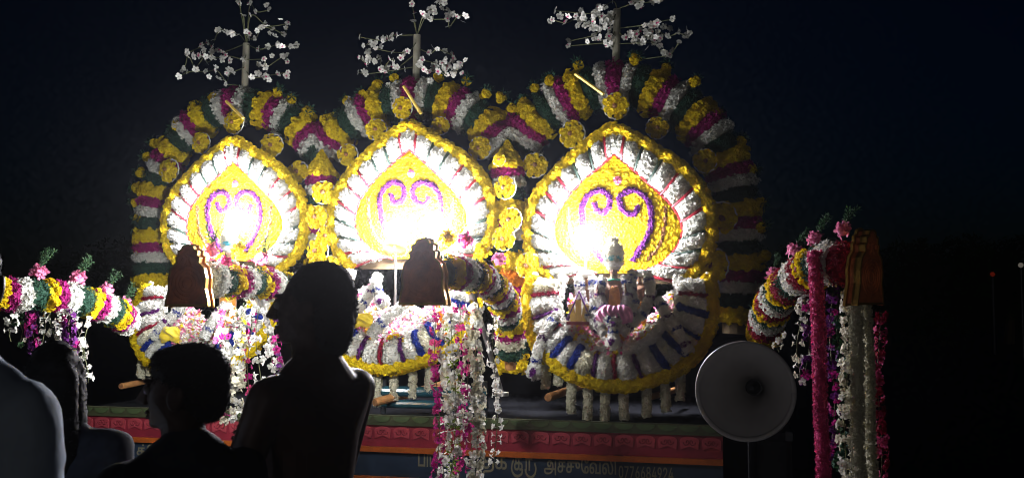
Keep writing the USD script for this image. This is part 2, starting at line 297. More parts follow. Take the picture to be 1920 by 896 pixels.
GL = json.loads('{"paa":[[[[134,54],[135,53],[135,45],[118,44],[118,-2],[109,-2],[107,0],[106,45],[92,45],[92,0],[90,-2],[81,-2],[81,54]]],[[[17,54],[18,53],[18,8],[55,8],[56,53],[67,54],[67,-1],[7,-1],[7,53]]]],"thaka":[[[[84,19],[86,25],[90,29],[94,30],[94,54],[146,54],[147,53],[147,45],[129,45],[129,34],[146,31],[154,25],[156,19],[156,10],[154,4],[151,1],[143,-2],[128,-1],[129,8],[140,7],[145,11],[145,19],[142,22],[136,24],[129,24],[129,14],[127,7],[123,2],[112,-2],[96,-1],[89,2],[84,10]],[[98,9],[103,7],[113,8],[118,14],[118,24],[105,24],[97,21],[95,18],[95,12]],[[118,33],[118,45],[104,45],[104,34]]],[[[6,-14],[17,-7],[45,-7],[55,-5],[63,1],[65,5],[64,17],[56,23],[50,24],[49,14],[47,8],[40,0],[32,-2],[20,-2],[9,2],[4,11],[4,19],[6,25],[10,29],[14,30],[14,54],[67,54],[67,45],[49,45],[49,34],[62,31],[69,28],[73,24],[76,15],[76,4],[71,-7],[66,-11],[55,-15],[19,-17],[15,-21],[15,-30],[13,-32],[6,-32],[4,-30],[4,-19]],[[18,9],[23,7],[33,8],[38,14],[38,24],[25,24],[17,21],[15,18],[15,12]],[[38,33],[38,45],[24,45],[24,34]]]],"kuru":[[[[120,-1],[125,-10],[136,-18],[149,-22],[164,-22],[177,-17],[183,-13],[191,-4],[193,1],[194,12],[192,17],[185,28],[193,35],[199,28],[205,14],[206,5],[201,-9],[196,-17],[183,-27],[174,-31],[157,-34],[147,-33],[131,-28],[116,-17],[108,-4],[107,4],[107,5],[114,7],[114,43],[113,44],[114,55],[170,55],[171,54],[171,43],[152,43],[152,0],[151,-1],[140,0],[140,43],[126,43],[126,0]]],[[[83,-21],[67,-28],[49,-32],[31,-30],[22,-28],[7,-19],[-4,-7],[-7,0],[-8,7],[-5,22],[1,35],[12,46],[19,39],[8,24],[4,13],[4,3],[9,-6],[19,-14],[33,-19],[48,-20],[56,-19],[71,-15],[80,-8],[81,0],[77,-2],[63,-1],[62,0],[63,8],[74,7],[79,11],[79,19],[76,22],[70,24],[63,24],[63,14],[61,7],[57,2],[50,-1],[46,-2],[30,-1],[23,2],[18,11],[18,19],[20,25],[24,29],[28,30],[28,53],[81,54],[81,45],[63,45],[63,34],[81,31],[88,25],[90,19],[90,10],[88,5],[93,4],[94,3],[91,-13]],[[37,7],[47,8],[52,14],[52,24],[39,24],[31,21],[29,18],[29,12],[32,9]],[[52,45],[38,45],[38,34],[52,33]]]],"achchu":[[[[494,55],[510,54],[516,52],[522,46],[524,41],[526,33],[526,18],[528,12],[534,7],[542,8],[547,15],[547,31],[543,42],[537,49],[535,50],[533,57],[533,66],[535,72],[541,79],[546,81],[561,82],[568,80],[576,73],[580,61],[581,0],[579,-1],[570,0],[570,55],[568,64],[565,69],[558,73],[549,72],[544,66],[544,58],[546,58],[556,40],[558,30],[558,17],[554,5],[550,1],[542,-2],[528,-1],[523,1],[518,7],[516,14],[515,33],[512,41],[504,46],[496,46],[489,43],[484,38],[482,31],[486,33],[495,33],[501,31],[505,27],[507,21],[507,11],[505,5],[500,0],[494,-2],[485,-2],[479,0],[472,9],[470,16],[470,30],[475,44],[484,52]],[[494,8],[497,13],[496,20],[491,24],[487,24],[481,21],[480,17],[483,10],[488,7]]],[[[395,55],[411,54],[417,52],[424,46],[428,37],[429,20],[426,8],[447,8],[448,53],[458,54],[459,52],[459,-1],[414,-1],[414,8],[418,17],[418,32],[415,39],[411,43],[407,45],[397,46],[389,43],[384,38],[381,31],[386,33],[395,33],[401,31],[405,27],[407,21],[407,11],[405,5],[397,-1],[385,-2],[379,0],[373,6],[370,16],[370,30],[374,42],[383,51]],[[388,7],[394,8],[397,13],[396,20],[391,24],[387,24],[380,20],[383,10]]],[[[303,56],[308,67],[316,75],[324,79],[335,82],[348,82],[353,81],[361,76],[364,68],[364,59],[359,50],[351,47],[342,47],[336,49],[332,53],[330,59],[330,67],[332,72],[326,69],[318,62],[312,49],[312,32],[317,19],[327,10],[329,10],[328,13],[328,23],[333,32],[341,35],[350,35],[356,33],[361,28],[363,22],[363,12],[361,6],[356,1],[346,-2],[329,-1],[320,2],[314,6],[307,14],[302,27],[301,47]],[[351,57],[354,62],[354,66],[352,70],[346,73],[343,73],[340,67],[341,59],[345,56]],[[345,7],[349,9],[353,14],[353,20],[351,24],[348,26],[342,25],[338,20],[339,10],[341,7]]],[[[188,29],[192,30],[192,53],[193,54],[278,54],[289,50],[294,41],[294,32],[289,23],[281,20],[271,20],[263,23],[259,28],[257,35],[257,45],[228,45],[227,33],[245,33],[245,25],[227,24],[227,14],[225,7],[221,2],[210,-2],[198,-2],[187,2],[182,11],[182,19],[184,25]],[[283,33],[283,40],[280,43],[275,45],[269,45],[268,35],[272,30],[278,29]],[[211,8],[216,14],[216,24],[203,24],[195,21],[193,18],[193,12],[196,9],[201,7]],[[202,45],[202,34],[216,33],[216,45]]],[[[118,29],[122,30],[123,54],[175,53],[175,45],[157,45],[157,33],[175,33],[175,24],[157,24],[157,14],[155,7],[150,2],[140,-2],[128,-2],[117,2],[112,11],[112,19],[114,25]],[[141,8],[146,14],[146,24],[133,24],[125,21],[123,18],[123,12],[126,9],[131,7]],[[132,45],[132,34],[146,33],[146,45]]],[[[159,75],[159,69],[154,64],[149,64],[144,69],[144,74],[149,79],[154,79]]],[[[8,17],[13,18],[69,19],[69,28],[67,35],[60,42],[61,34],[60,30],[55,24],[49,22],[40,22],[34,24],[30,28],[28,33],[28,42],[30,48],[36,53],[43,55],[55,55],[68,50],[77,38],[80,25],[80,18],[90,18],[90,53],[99,54],[101,52],[100,-16],[90,-15],[89,9],[77,9],[75,4],[66,-5],[48,-12],[23,-13],[15,-11],[8,-8],[3,-1],[2,9],[4,14]],[[18,-2],[25,-4],[41,-4],[50,-2],[58,2],[63,8],[15,9],[13,7],[14,1]],[[49,32],[52,36],[51,44],[49,46],[45,46],[41,44],[38,40],[38,36],[43,31]]]],"num":[[[[569,31],[590,70],[592,71],[601,71],[601,66],[599,65],[577,24],[596,23],[596,44],[606,45],[607,43],[607,24],[615,23],[616,22],[616,13],[607,13],[607,-1],[596,-1],[595,13],[563,13],[563,22]]],[[[534,39],[539,48],[539,54],[533,61],[530,62],[524,62],[519,60],[515,54],[515,49],[504,49],[505,59],[507,63],[512,68],[526,72],[537,70],[546,64],[549,57],[550,51],[549,44],[540,29],[528,18],[528,16],[522,10],[549,9],[550,-1],[504,-1],[504,8]]],[[[457,71],[466,72],[475,70],[481,67],[487,58],[489,47],[487,37],[483,28],[463,-1],[452,-1],[451,2],[469,26],[459,26],[452,28],[446,33],[442,43],[442,53],[445,62],[451,68]],[[477,42],[478,52],[471,61],[462,62],[457,59],[453,53],[453,44],[455,40],[462,35],[471,36]]],[[[381,29],[383,31],[404,70],[406,71],[415,71],[415,66],[413,65],[391,24],[410,23],[410,44],[420,45],[421,43],[421,24],[429,23],[430,22],[430,13],[421,13],[421,-1],[410,-1],[409,13],[377,13],[377,22],[379,24]]],[[[322,34],[327,36],[321,41],[319,46],[318,52],[321,63],[326,68],[340,72],[348,71],[356,68],[361,63],[363,58],[363,46],[361,41],[356,37],[362,32],[365,26],[366,14],[364,8],[358,2],[351,-1],[335,-2],[324,2],[318,8],[316,14],[316,23]],[[335,8],[347,8],[354,13],[355,23],[351,28],[347,30],[338,31],[331,28],[328,25],[327,15],[331,10]],[[346,41],[351,45],[353,49],[353,54],[349,60],[344,62],[338,62],[333,60],[329,54],[330,46],[336,41]]],[[[263,44],[282,71],[293,71],[293,67],[276,44],[285,44],[294,41],[299,36],[302,29],[303,22],[302,13],[299,7],[293,1],[288,-1],[274,-2],[264,2],[261,5],[256,17],[257,31]],[[275,8],[283,8],[290,13],[292,18],[292,25],[288,32],[285,34],[276,35],[269,30],[267,26],[268,14]]],[[[201,44],[220,71],[231,71],[231,67],[214,44],[223,44],[232,41],[237,36],[240,29],[241,22],[240,13],[237,7],[231,1],[226,-1],[212,-2],[202,2],[199,5],[194,17],[195,31]],[[213,8],[221,8],[228,13],[230,18],[230,25],[226,32],[223,34],[214,35],[207,30],[205,26],[206,14]]],[[[179,61],[148,-1],[138,-1],[137,3],[166,60],[133,61],[132,71],[178,71]]],[[[117,61],[86,-1],[76,-1],[75,3],[104,60],[71,61],[70,71],[116,71]]],[[[10,58],[14,65],[19,69],[24,71],[32,72],[39,71],[47,67],[53,59],[57,43],[56,20],[51,7],[45,1],[37,-2],[26,-2],[18,1],[12,7],[7,20],[6,43]],[[36,8],[43,15],[46,24],[46,45],[42,56],[37,61],[29,62],[21,56],[17,45],[17,24],[20,15],[27,8]]]],"left":[[[[307,51],[319,55],[335,54],[341,52],[348,46],[352,37],[353,20],[350,8],[371,8],[372,53],[382,54],[383,52],[383,-1],[338,-1],[338,8],[342,17],[342,32],[339,39],[335,43],[331,45],[321,46],[313,43],[308,38],[305,31],[310,33],[319,33],[325,31],[329,27],[331,21],[331,11],[329,5],[321,-1],[309,-2],[303,0],[297,6],[294,16],[294,30],[298,42]],[[307,10],[312,7],[318,8],[321,13],[320,20],[315,24],[311,24],[305,21],[304,18]]],[[[273,44],[273,-2],[264,-2],[262,0],[261,45],[247,45],[247,0],[245,-2],[236,-2],[236,54],[290,54],[290,45]]],[[[159,29],[163,30],[164,54],[215,54],[216,45],[198,45],[198,34],[215,31],[223,25],[225,19],[225,10],[223,4],[220,1],[212,-2],[197,-1],[198,8],[209,7],[214,11],[214,19],[211,22],[205,24],[198,24],[198,14],[196,7],[192,2],[181,-2],[165,-1],[158,2],[153,11],[153,19],[155,25]],[[182,8],[187,14],[187,24],[174,24],[166,21],[164,18],[164,12],[167,9],[172,7]],[[173,45],[173,34],[187,33],[187,45]]],[[[86,56],[91,67],[99,75],[107,79],[118,82],[131,82],[136,81],[144,76],[147,68],[147,59],[142,50],[134,47],[125,47],[119,49],[115,53],[113,59],[113,67],[115,72],[109,69],[101,62],[95,49],[95,32],[100,19],[110,10],[112,10],[111,13],[111,23],[116,32],[124,35],[133,35],[139,33],[144,28],[146,22],[146,12],[144,6],[139,1],[129,-2],[112,-1],[103,2],[97,6],[90,14],[85,27],[84,47]],[[134,57],[137,62],[137,66],[135,70],[129,73],[126,73],[123,67],[124,59],[128,56]],[[128,7],[132,9],[136,14],[136,20],[134,24],[131,26],[125,25],[121,20],[122,10],[124,7]]],[[[6,24],[10,29],[14,30],[14,54],[66,54],[67,53],[67,45],[49,45],[49,34],[66,31],[74,25],[76,19],[76,10],[74,4],[71,1],[63,-2],[48,-1],[49,8],[60,7],[65,11],[65,19],[62,22],[56,24],[49,24],[49,14],[47,7],[43,2],[32,-2],[16,-1],[9,2],[4,11],[4,19]],[[23,7],[33,8],[38,14],[38,24],[25,24],[17,21],[15,18],[15,12],[18,9]],[[38,45],[24,45],[24,34],[38,33]]],[[[61,75],[61,69],[56,64],[51,64],[46,69],[46,74],[51,79],[56,79]]]]}')
def word(key, px0, px1, py):
    polys = [Polygon(q[0], q[1:]).buffer(0) for q in GL[key]]; g = shapely.union_all(polys); a, b = on(px0, py, W_PANEL + .012), on(px1, py, W_PANEL + .012)
    s = np.linalg.norm(b - a) / (g.bounds[2] - g.bounds[0]); O = onp((a - ROW) @ RV - g.bounds[0] * s, 0, W_PANEL + .0095)
    return g, s, O
for key, x0, x1, dz in (('left', 256, 345, .066), ('paa', 784, 812, .072), ('thaka', 905, 950, .076), ('kuru', 958, 1006, .074), ('achchu', 1020, 1155, .072), ('num', 1160, 1262, .055)):
    g, s, O = word(key, x0, x1, 860)
    sy = {'num': .07 / 72, 'left': .075 / 82}.get(key, .085 / 60 if key != 'achchu' else .1 / 82)
    obj('painted_lettering', prism(shapely.affinity.scale(g, 1, sy / s, origin=(0, 0)), .003, O + [0, 0, z4 + dz], RV * s, ZV * s, NV), 'lettering_paint', fl)
# dark glossy tubes and the box behind the board, between the two right shrines
for z, rr in ((.045, .028), (.125, .034)):
    obj('guard_rail', tube([onp(-.1, TOPZ + z, .40), onp(.62, TOPZ + z, .40)], rr, 12), 'teal_enamel', fl)
for u in (-.08, .6): obj('rail_post', tube([onp(u, TOPZ - .03, .40), onp(u, TOPZ + .2, .40)], .02, 8), 'dark_steel', fl)
obj('rear_board', box(onp(UC, TOPZ + .16, W_PANEL - 1.75), (LU, .04, .38), FR), 'truck_dark', fl)

# ================================================================ shrines
TIP3 = on(1152, 240, 0.0); O3 = on(1160, 420, 0.0)
def loc3(px, py, w=0.0):
    p = on(px, py, w) - O3; return np.array([p @ RV, p[2], w])
def locs3(pts, w=0.0): return np.array([loc3(p[0], p[1], p[2] if len(p) > 2 else w) for p in pts])
LT = loc3(1152, 240)
class Shrine:
    def __init__(s, tip, k): s.k = k; s.O = on(*tip) - k * (LT[0] * RV + LT[1] * ZV)
    def moved(s, du, dv):
        q = Shrine.__new__(Shrine); q.k = s.k; q.O = s.O + du * RV + dv * ZV; return q
    def W(s, L): L = np.asarray(L, float); return s.O + s.k * (L[..., :1] * RV + L[..., 1:2] * ZV + L[..., 2:3] * NV)
SH = [Shrine((440, 262), .925), Shrine((768, 234), .975), Shrine((1152, 240), 1.0)]
SB = [SH[0].moved(-.12, -.15), SH[1].moved(-.05, -.05), SH[2]]      # the rings below the two left shrines sit lower
NAMES = ['left', 'middle', 'right']
oR = locs3([(1152, 240), (1185, 257), (1220, 277), (1258, 300), (1292, 328), (1318, 362), (1332, 400), (1334, 440), (1324, 478), (1300, 512), (1262, 535)])
oL = locs3([(1152, 240), (1120, 260), (1085, 288), (1050, 320), (1020, 353), (1000, 388), (991, 430), (996, 470), (1014, 505), (1050, 535)])
iR = locs3([(1152, 290), (1185, 317), (1222, 350), (1255, 381), (1275, 413), (1278, 440), (1265, 468), (1235, 495), (1192, 512)])
iL = locs3([(1152, 290), (1120, 317), (1085, 347), (1055, 384), (1041, 415), (1040, 445), (1052, 472), (1082, 498), (1120, 512)])
OR, OL, IR, IL = (spline(x, 120) for x in (oR, oL, iR, iL))
LAMP_AT = [[(442, 412, .15)], [(742, 432, .16), (812, 420, .15)], [(1098, 446, .16)]]

def ring_puff(A0, A1, t0, t1, h, kind, size, wbase=0.0):
    """a bulging pad between inner curve A0 and outer curve A1 (arrays of local points), for t in [t0, t1]"""
    nt, nq = 9, 9; n = len(A0); T = np.linspace(t0, t1, nt) * (n - 1); Q = np.linspace(.04, .93, nq)
    i0 = np.stack([np.interp(T, np.arange(n), A0[:, c]) for c in range(3)], 1); o0 = np.stack([np.interp(T, np.arange(n), A1[:, c]) for c in range(3)], 1)
    P = i0[:, None] * (1 - Q[None, :, None]) + o0[:, None] * Q[None, :, None]
    b = (np.clip(np.sin(np.linspace(0, math.pi, nt)), 0, 1)**.55)[:, None] * (np.clip(np.sin(np.linspace(.0, math.pi, nq)), 0, 1)**.5)[None]
    P[..., 2] += h * b
    g = np.zeros(P.shape); dt = np.gradient(P, axis=0); dq = np.gradient(P, axis=1); g = unit(np.cross(dt, dq)); g = np.where(g[..., 2:] < 0, -g, g); g[..., 2] = np.maximum(g[..., 2], .25)
    P[1:-1, 1:-1] += rng.normal(0, .004, P[1:-1, 1:-1].shape)
    i, j = np.meshgrid(np.arange(nt - 1), np.arange(nq - 1), indexing='ij'); f = tri(np.stack([i * nq + j, (i + 1) * nq + j, (i + 1) * nq + j + 1, i * nq + j + 1], -1).reshape(-1, 4))
    area = np.linalg.norm(P[-1, 4] - P[0, 4]) * np.linalg.norm(P[4, -1] - P[4, 0]) * 1.5; k = max(16, int(area / (size * 1.05)**2))
    a, c = rng.uniform(0, nt - 1.001, k), rng.uniform(0, nq - 1.001, k); ai, ci = a.astype(int), c.astype(int); fa, fc = (a - ai)[:, None], (c - ci)[:, None]
    S = P[ai, ci] * (1 - fa) * (1 - fc) + P[ai + 1, ci] * fa * (1 - fc) + P[ai, ci + 1] * (1 - fa) * fc + P[ai + 1, ci + 1] * fa * fc
    return P.reshape(-1, 3), f, S, unit(g[ai, ci])
def to_world(sh, vf):
    return sh.W(vf[0]), vf[1]
def vec_world(N): return N[:, :1] * RV + N[:, 1:2] * ZV + N[:, 2:] * NV

# lower basket ring, local
def wl(y): return .12 + .34 * min(1, max(0, (y - 505) / 200))
tO = [(1326, 512), (1336, 560), (1330, 615), (1298, 670), (1238, 706), (1152, 722), (1070, 700), (1018, 660), (994, 610), (991, 560), (1003, 512)]
tI = [(1270, 520), (1274, 565), (1262, 606), (1232, 636), (1190, 655), (1150, 661), (1104, 654), (1068, 632), (1050, 600), (1046, 560), (1056, 520)]
TO, TI = (spline(locs3([(x, y, wl(y)) for x, y in pts]), 200) for pts in (tO, tI))

def rosette(parent, c, r, nrm, lace=True, dim='yellow_petal'):
    """a flat disc of yellow flowers with a brown heart and a white lace edge"""
    nrm = unit(np.asarray(nrm, float)); A, B, C = (x[0] for x in basis(nrm[None], np.zeros(1))); c = np.asarray(c)
    P, N = [], []
    for rr, n in ((.74, 9), (.40, 6)):
        for i in range(n):
            a = i * 2 * math.pi / n + rng.uniform(-.15, .15); d = math.cos(a) * A + math.sin(a) * B; P.append(c + d * r * rr + C * r * (.34 - .25 * rr)); N.append(C + d * rr * .9)
    core = lathe([(0, -.05 * r), (r * .66, -.05 * r), (r * .6, .10 * r), (.35 * r, .2 * r), (0, .25 * r)], c, 16, C)
    o = obj('rosette', cat([core, bloom(np.array(P), np.array(N), r * .33, 'mum', .25)]), dim, parent)
    obj('flower_heart', cat([ball(c + C * r * .36, r * .2, 8, (1, 1, 1)), bloom(c + C * r * .44 + rng.normal(0, r * .07, (8, 3)), np.repeat(C[None], 8, 0), r * .1, 'tuft')]), 'seed_brown', o)
    if lace:
        th = np.linspace(0, 2 * math.pi, 41); wob = 1.02 + .04 * np.sin(th * 14)
        obj('lace_edge', tube(c + (np.cos(th) * wob)[:, None] * A * r * .95 + (np.sin(th) * wob)[:, None] * B * r * .95 - C * r * .06, r * .05, 5, C), 'lace', o)
    return o

def leaf_arch(i):
    sh = SH[i]; nm = NAMES[i]
    t = thing('leaf_arch', ['smallest leaf-shaped arch of white flower pads, left shrine', 'leaf-shaped white flower arch of the middle shrine with two purple scrolls', 'largest leaf-shaped arch, right shrine, its right half in shadow'][i], 'floral arch', 'leaf-shaped arches of the three shrines')
    outline = np.vstack([OR[::-1][:, :2], OL[1:, :2]]); board = Polygon(outline).buffer(-.01)
    obj('backing_board', prism(board, .025, sh.W(np.array([0, 0, -.05])), RV * sh.k, ZV * sh.k, NV), 'backing_board', t)
    inner = Polygon(np.vstack([IR[::-1][:, :2], IL[1:, :2]])).buffer(0)
    scr = [[(1197, 386), (1192, 400), (1177, 402), (1164, 388), (1163, 369), (1182, 357), (1206, 365), (1220, 390), (1221, 420), (1212, 448), (1199, 470), (1186, 489)],
           [(1115, 381), (1119, 396), (1132, 399), (1144, 386), (1140, 364), (1122, 357), (1103, 367), (1092, 390), (1094, 420), (1103, 448), (1117, 470), (1131, 489)]]
    sc = [spline(locs3(s), 46) for s in scr]
    side = [spline(locs3(s), 20) for s in ([(1248, 388), (1246, 426), (1236, 460), (1214, 488)], [(1066, 388), (1068, 426), (1080, 460), (1104, 488)])]
    lines = [LineString(s[:, :2]).buffer(.021) for s in sc] + [LineString(s[:, :2]).buffer(.012) for s in side]; dot = shapely.Point(*loc3(1158, 339)[:2]).buffer(.026)
    free = inner.buffer(-.012).difference(shapely.union_all(lines + [dot]))
    x0, y0, x1, y1 = inner.bounds; st = .0225; gx, gy = np.meshgrid(np.arange(x0, x1, st), np.arange(y0, y1, st)); q = np.c_[gx.ravel(), gy.ravel()]; q[:, 0] += (np.round((q[:, 1] - y0) / st) % 2) * st / 2; q += rng.normal(0, .004, q.shape)
    q = q[shapely.contains_xy(free, q[:, 0], q[:, 1])]; P = sh.W(np.c_[q, rng.uniform(0, .006, len(q))])
    obj('yellow_panel', cat([prism(inner, .02, sh.W(np.array([0, 0, -.022])), RV * sh.k, ZV * sh.k, NV), bloom(P, np.repeat(NV[None], len(P), 0), .0165 * sh.k, 'mum', .45)]), 'yellow_petal', t)
    obj('panel_border', cat([tube(sh.W(c + [0, 0, .004]), .0085, 6, NV) for c in (IR, IL)]), 'red_border', t)
    for s in sc: obj('purple_scroll', flower_tube(sh.W(s + [0, 0, .006]), .0155 * sh.k, .012, 'tuft', 1.2, NV, keep=NV), 'purple_petal', t)
    for s in side: obj('brown_stripe', flower_tube(sh.W(s + [0, 0, .002]), .010 * sh.k, .010, 'tuft', 1.0, NV, keep=NV), 'seed_brown', t)
    d = loc3(1158, 339); rosette(t, sh.W(d + [0, 0, .008]), .03 * sh.k, NV, False, 'pink_petal')
    # pads and dividers
    nP = 9
    for side_, (I, O) in enumerate(((IR, OR), (IL, OL))):
        e = np.linspace(.055, .97, nP + 1); e = e + np.r_[0, rng.uniform(-.006, .006, nP - 1), 0]
        for k in range(nP):
            gap = .008 if k else .01
            v, f, S, N = ring_puff(I, O, e[k] + gap, e[k + 1] - gap, .085, 'tuft', .0145)
            obj('white_pad', cat([(sh.W(v), f), bloom(sh.W(S), vec_world(N), .0152 * sh.k, 'tuft', .35)]), 'white_petal', t)
        for k in range(nP + 1):
            n = len(I); a, b = (np.array([np.interp(e[k] * (n - 1), np.arange(n), C[:, c]) for c in range(3)]) for C in (I, O))
            p = np.linspace(a, b * .96 + a * .04, 12); p[:, 2] += .012 + .038 * np.sin(np.linspace(.2, math.pi - .2, 12)); p[:, :2] += (np.sin(np.linspace(0, math.pi, 12)) * .012 * (1 if side_ else -1))[:, None] * np.array([0, 1])
            mat = 'dark_red' if (k % 5) in (0, 3, 4) else 'dark_green'
            obj('divider', tube(sh.W(p), np.linspace(.006, .013, 12) * sh.k, 6, NV), mat, t)
    # tip pad: three fingers
    n = len(IR)
    C0 = np.vstack([IL[:8][::-1], IR[1:8]]); C1 = np.vstack([OL[:8][::-1], OR[1:8]])
    for a, b in ((.03, .34), (.35, .65), (.66, .97)):
        v, f, S, N = ring_puff(C0, C1, a, b, .055, 'tuft', .0145)
        obj('white_pad', cat([(sh.W(v), f), bloom(sh.W(S), vec_world(N), .0152 * sh.k, 'tuft', .35)]), 'white_petal', t)
    for C in (OR, OL):
        obj('yellow_rope', flower_tube(sh.W(C[:-4] + [0, 0, .02]), .034 * sh.k, .021 * sh.k, 'mum', 1.15, NV, lumps=.05, keep=NV), 'yellow_petal', t)
for i in range(3): leaf_arch(i)

def basket(i):
    sh = SB[i]
    t = thing('flower_basket', ['white flower ring below the left shrine, half hidden by a boy', 'white flower ring below the middle shrine with one dark red band', 'white flower ring with deep blue bands below the right shrine'][i], 'flower ring', 'curved flower rings below the three shrines')
    npad = 14; w = rng.uniform(.85, 1.15, npad); e = np.r_[0, np.cumsum(w)] / w.sum() * .985 + .008
    for k in range(npad):
        v, f, S, N = ring_puff(TI, TO, e[k] + .006, e[k + 1] - .006, .11, 'tuft', .015)
        obj('white_pad', cat([(sh.W(v), f), bloom(sh.W(S), vec_world(N), .0155 * sh.k, 'tuft', .4)]), 'white_petal' if (k + i) % 5 else 'cream_petal', t)
    n = len(TI)
    for k in range(1, npad):
        a, b = (np.array([np.interp(e[k] * (n - 1), np.arange(n), C[:, c]) for c in range(3)]) for C in (TI, TO))
        p = np.linspace(a, b * .97 + a * .03, 12); p[:, 2] += .010 + .070 * np.sin(np.linspace(.25, math.pi - .25, 12))
        thick = k in (4, 5, 9, 10, 2); mat = 'crimson_petal' if k == 7 else ('blue_petal' if k % 2 or thick else 'purple_petal')
        if k % 2 and not thick and k != 7: mat = 'crimson_petal' if k % 3 else 'blue_petal'
        r = (.020 if thick else .008) * sh.k
        obj('coloured_band', flower_tube(sh.W(p), r, .011, 'tuft', 1.2, NV, keep=NV), mat, t)
    obj('yellow_rope', flower_tube(sh.W(TO[2:-2] + [0, 0, .02]), .036 * sh.k, .021 * sh.k, 'mum', 1.15, NV, lumps=.06), 'yellow_petal', t)
    # backing rim so that the ring is solid from the side
    obj('ring_frame', cat([tube(sh.W(TO + [0, 0, -.02]), .02, 8, NV), flower_tube(sh.W(TI + [0, 0, -.015]), .026, .014, 'tuft', 1.1, NV)]), 'white_petal', t)
    for px, y0, y1 in ((1022, 676, 728), (1047, 690, 722), (1073, 704, 775), (1101, 712, 786), (1135, 720, 797), (1170, 721, 786), (1211, 714, 781), (1247, 700, 770), (1277, 684, 750)):
        a, b = loc3(px, y0, wl(y0) - .03), loc3(px + rng.uniform(-3, 3), y1, wl(y0) - .03)
        obj('tassel', flower_tube(sh.W(spline([a, (a + b) / 2 + [rng.uniform(-.006, .006), 0, .004], b], 20)), .025 * sh.k, .011, 'tuft', 1.0, NV), 'cream_petal', t)
    for k in range(4): pass
for i in range(3): basket(i)

def flower_bed(i):
    """loose petals and blossoms heaped inside the ring"""
    sh = SB[i]; r = np.random.default_rng(50 + i); n = 1150
    u = r.uniform(-1, 1, n); q = r.uniform(0, 1, n)
    a = locs3([(1060, 612, .30), (1255, 612, .30), (1152, 668, .42), (1152, 560, .02)])
    x = (a[0, 0] + a[1, 0]) / 2 + u * (a[1, 0] - a[0, 0]) / 2; front = 1 - np.abs(u)**2.2
    v = a[2, 1] + (1 - front) * .19 + q * .20 + .03 * np.sin(u * 9 + q * 7); w = .43 - (1 - front) * .12 - q * .36
    P = sh.W(np.c_[x, v, w]); N = np.repeat((NV * .6 + ZV)[None], n, 0)
    kind = r.uniform(0, 1, n) + .15 * np.sin(u * 8) * np.cos(q * 6); base = spline(np.zeros((3, 3)) + np.arange(3)[:, None], 4)
    t = thing('loose_petals', ['pink and white blossoms heaped inside the left ring', 'pale pink and white blossoms heaped inside the middle ring', 'pink, white and yellow blossoms heaped before the right deity'][i], 'blossoms', kind='stuff')
    gx, gq = np.meshgrid(np.linspace(-1, 1, 21), np.linspace(0, 1, 7)); fr = 1 - np.abs(gx)**2.2
    B = sh.W(np.stack([(a[0, 0] + a[1, 0]) / 2 + gx * (a[1, 0] - a[0, 0]) / 2, a[2, 1] + (1 - fr) * .19 + gq * .20 - .02, .43 - (1 - fr) * .12 - gq * .36], -1).reshape(-1, 3)); ii, jj = np.meshgrid(np.arange(6), np.arange(20), indexing='ij')
    obj('petal_layer', (B, tri(np.stack([ii * 21 + jj, ii * 21 + jj + 1, (ii + 1) * 21 + jj + 1, (ii + 1) * 21 + jj], -1).reshape(-1, 4))), 'cream_petal', t, kind='stuff')
    for mat, k, m, s in (('pink_petal', 'petalfall', kind < .34, .030), ('white_petal', 'jasmine', (kind >= .34) & (kind < .66), .022), ('cream_petal', 'petalfall', (kind >= .66) & (kind < .8), .032), ('yellow_petal', 'mum', (kind >= .8) & (kind < .97), .021), ('rose_petal', 'petalfall', kind >= .97, .026)):
        obj('blossom_heap', bloom(P[m], N[m], s, k, .7, .3, r), mat, t, kind='stuff')
for i in range(3): flower_bed(i)

# ---------------------------------------------------------------- lamps
for i in range(3):
    for j, (px, py, w) in enumerate(LAMP_AT[i]):
        c = on(px, py, w); t = thing('lamp', [['glowing round lamp at the heart of the left shrine'], ['glowing round lamp on the left inside the middle shrine', 'glowing round lamp on the right inside the middle shrine'], ['glowing round lamp left of the right deity']][i][j], 'lamp')
        obj('bulb', ball(c, .072, 16), 'lamp_glow', t, smooth=True)
        obj('socket', lathe([(0, -.12), (.022, -.12), (.03, -.06), (.03, -.045)], c, 14), 'grey_steel', t)
        foot = np.array([c[0], c[1], TOPZ + .2]); obj('lamp_stand', tube([c - [0, 0, .11], foot], .009, 8), 'grey_steel', t)

# ================================================================ striped garland tubes round the arches
COL = {'y': 'yellow_petal', 'm': 'magenta_petal', 'p': 'purple_petal', 'w': 'white_petal', 'g': 'green_leaf', 'c': 'crimson_petal', 'o': 'orange_petal', 'k': 'cream_petal', 'r': 'rose_petal'}
KIND = {'y': 'mum', 'o': 'mum', 'm': 'tuft', 'p': 'tuft', 'w': 'tuft', 'k': 'tuft', 'g': 'leaf', 'c': 'tuft', 'r': 'tuft'}
SIZE = {'y': .0235, 'o': .0235, 'm': .0155, 'p': .0155, 'w': .0155, 'k': .0145, 'g': .021, 'c': .014, 'r': .014}
def bands(parent, path, R, seq, ref, keep=None, gap=.003, bulge=.17, sc=1.0):
    for s0, s1, c in seq:
        obj('flower_band', flower_tube(path, R * (1.0 if c != 'g' else .93), SIZE[c] * sc, KIND[c], .92 if KIND[c] == 'mum' else 1.05, ref, .025, keep, s0 + gap, s1 - gap, bulge, .5), COL[c], parent)
def centre_out(L, top):
    wid = {'y': .100, 'm': .078, 'w': .076, 'g': .095}; out = [(top - .05, top + .05, 'm')]
    for sgn in (1, -1):
        s = .05
        for c in 'wg' + 'ymwg' * 8:
            w = wid[c]; a, b = top + sgn * s, top + sgn * (s + w)
            if max(a, b) > L or min(a, b) < 0: break
            out.append((min(a, b), max(a, b), c)); s += w
    return out
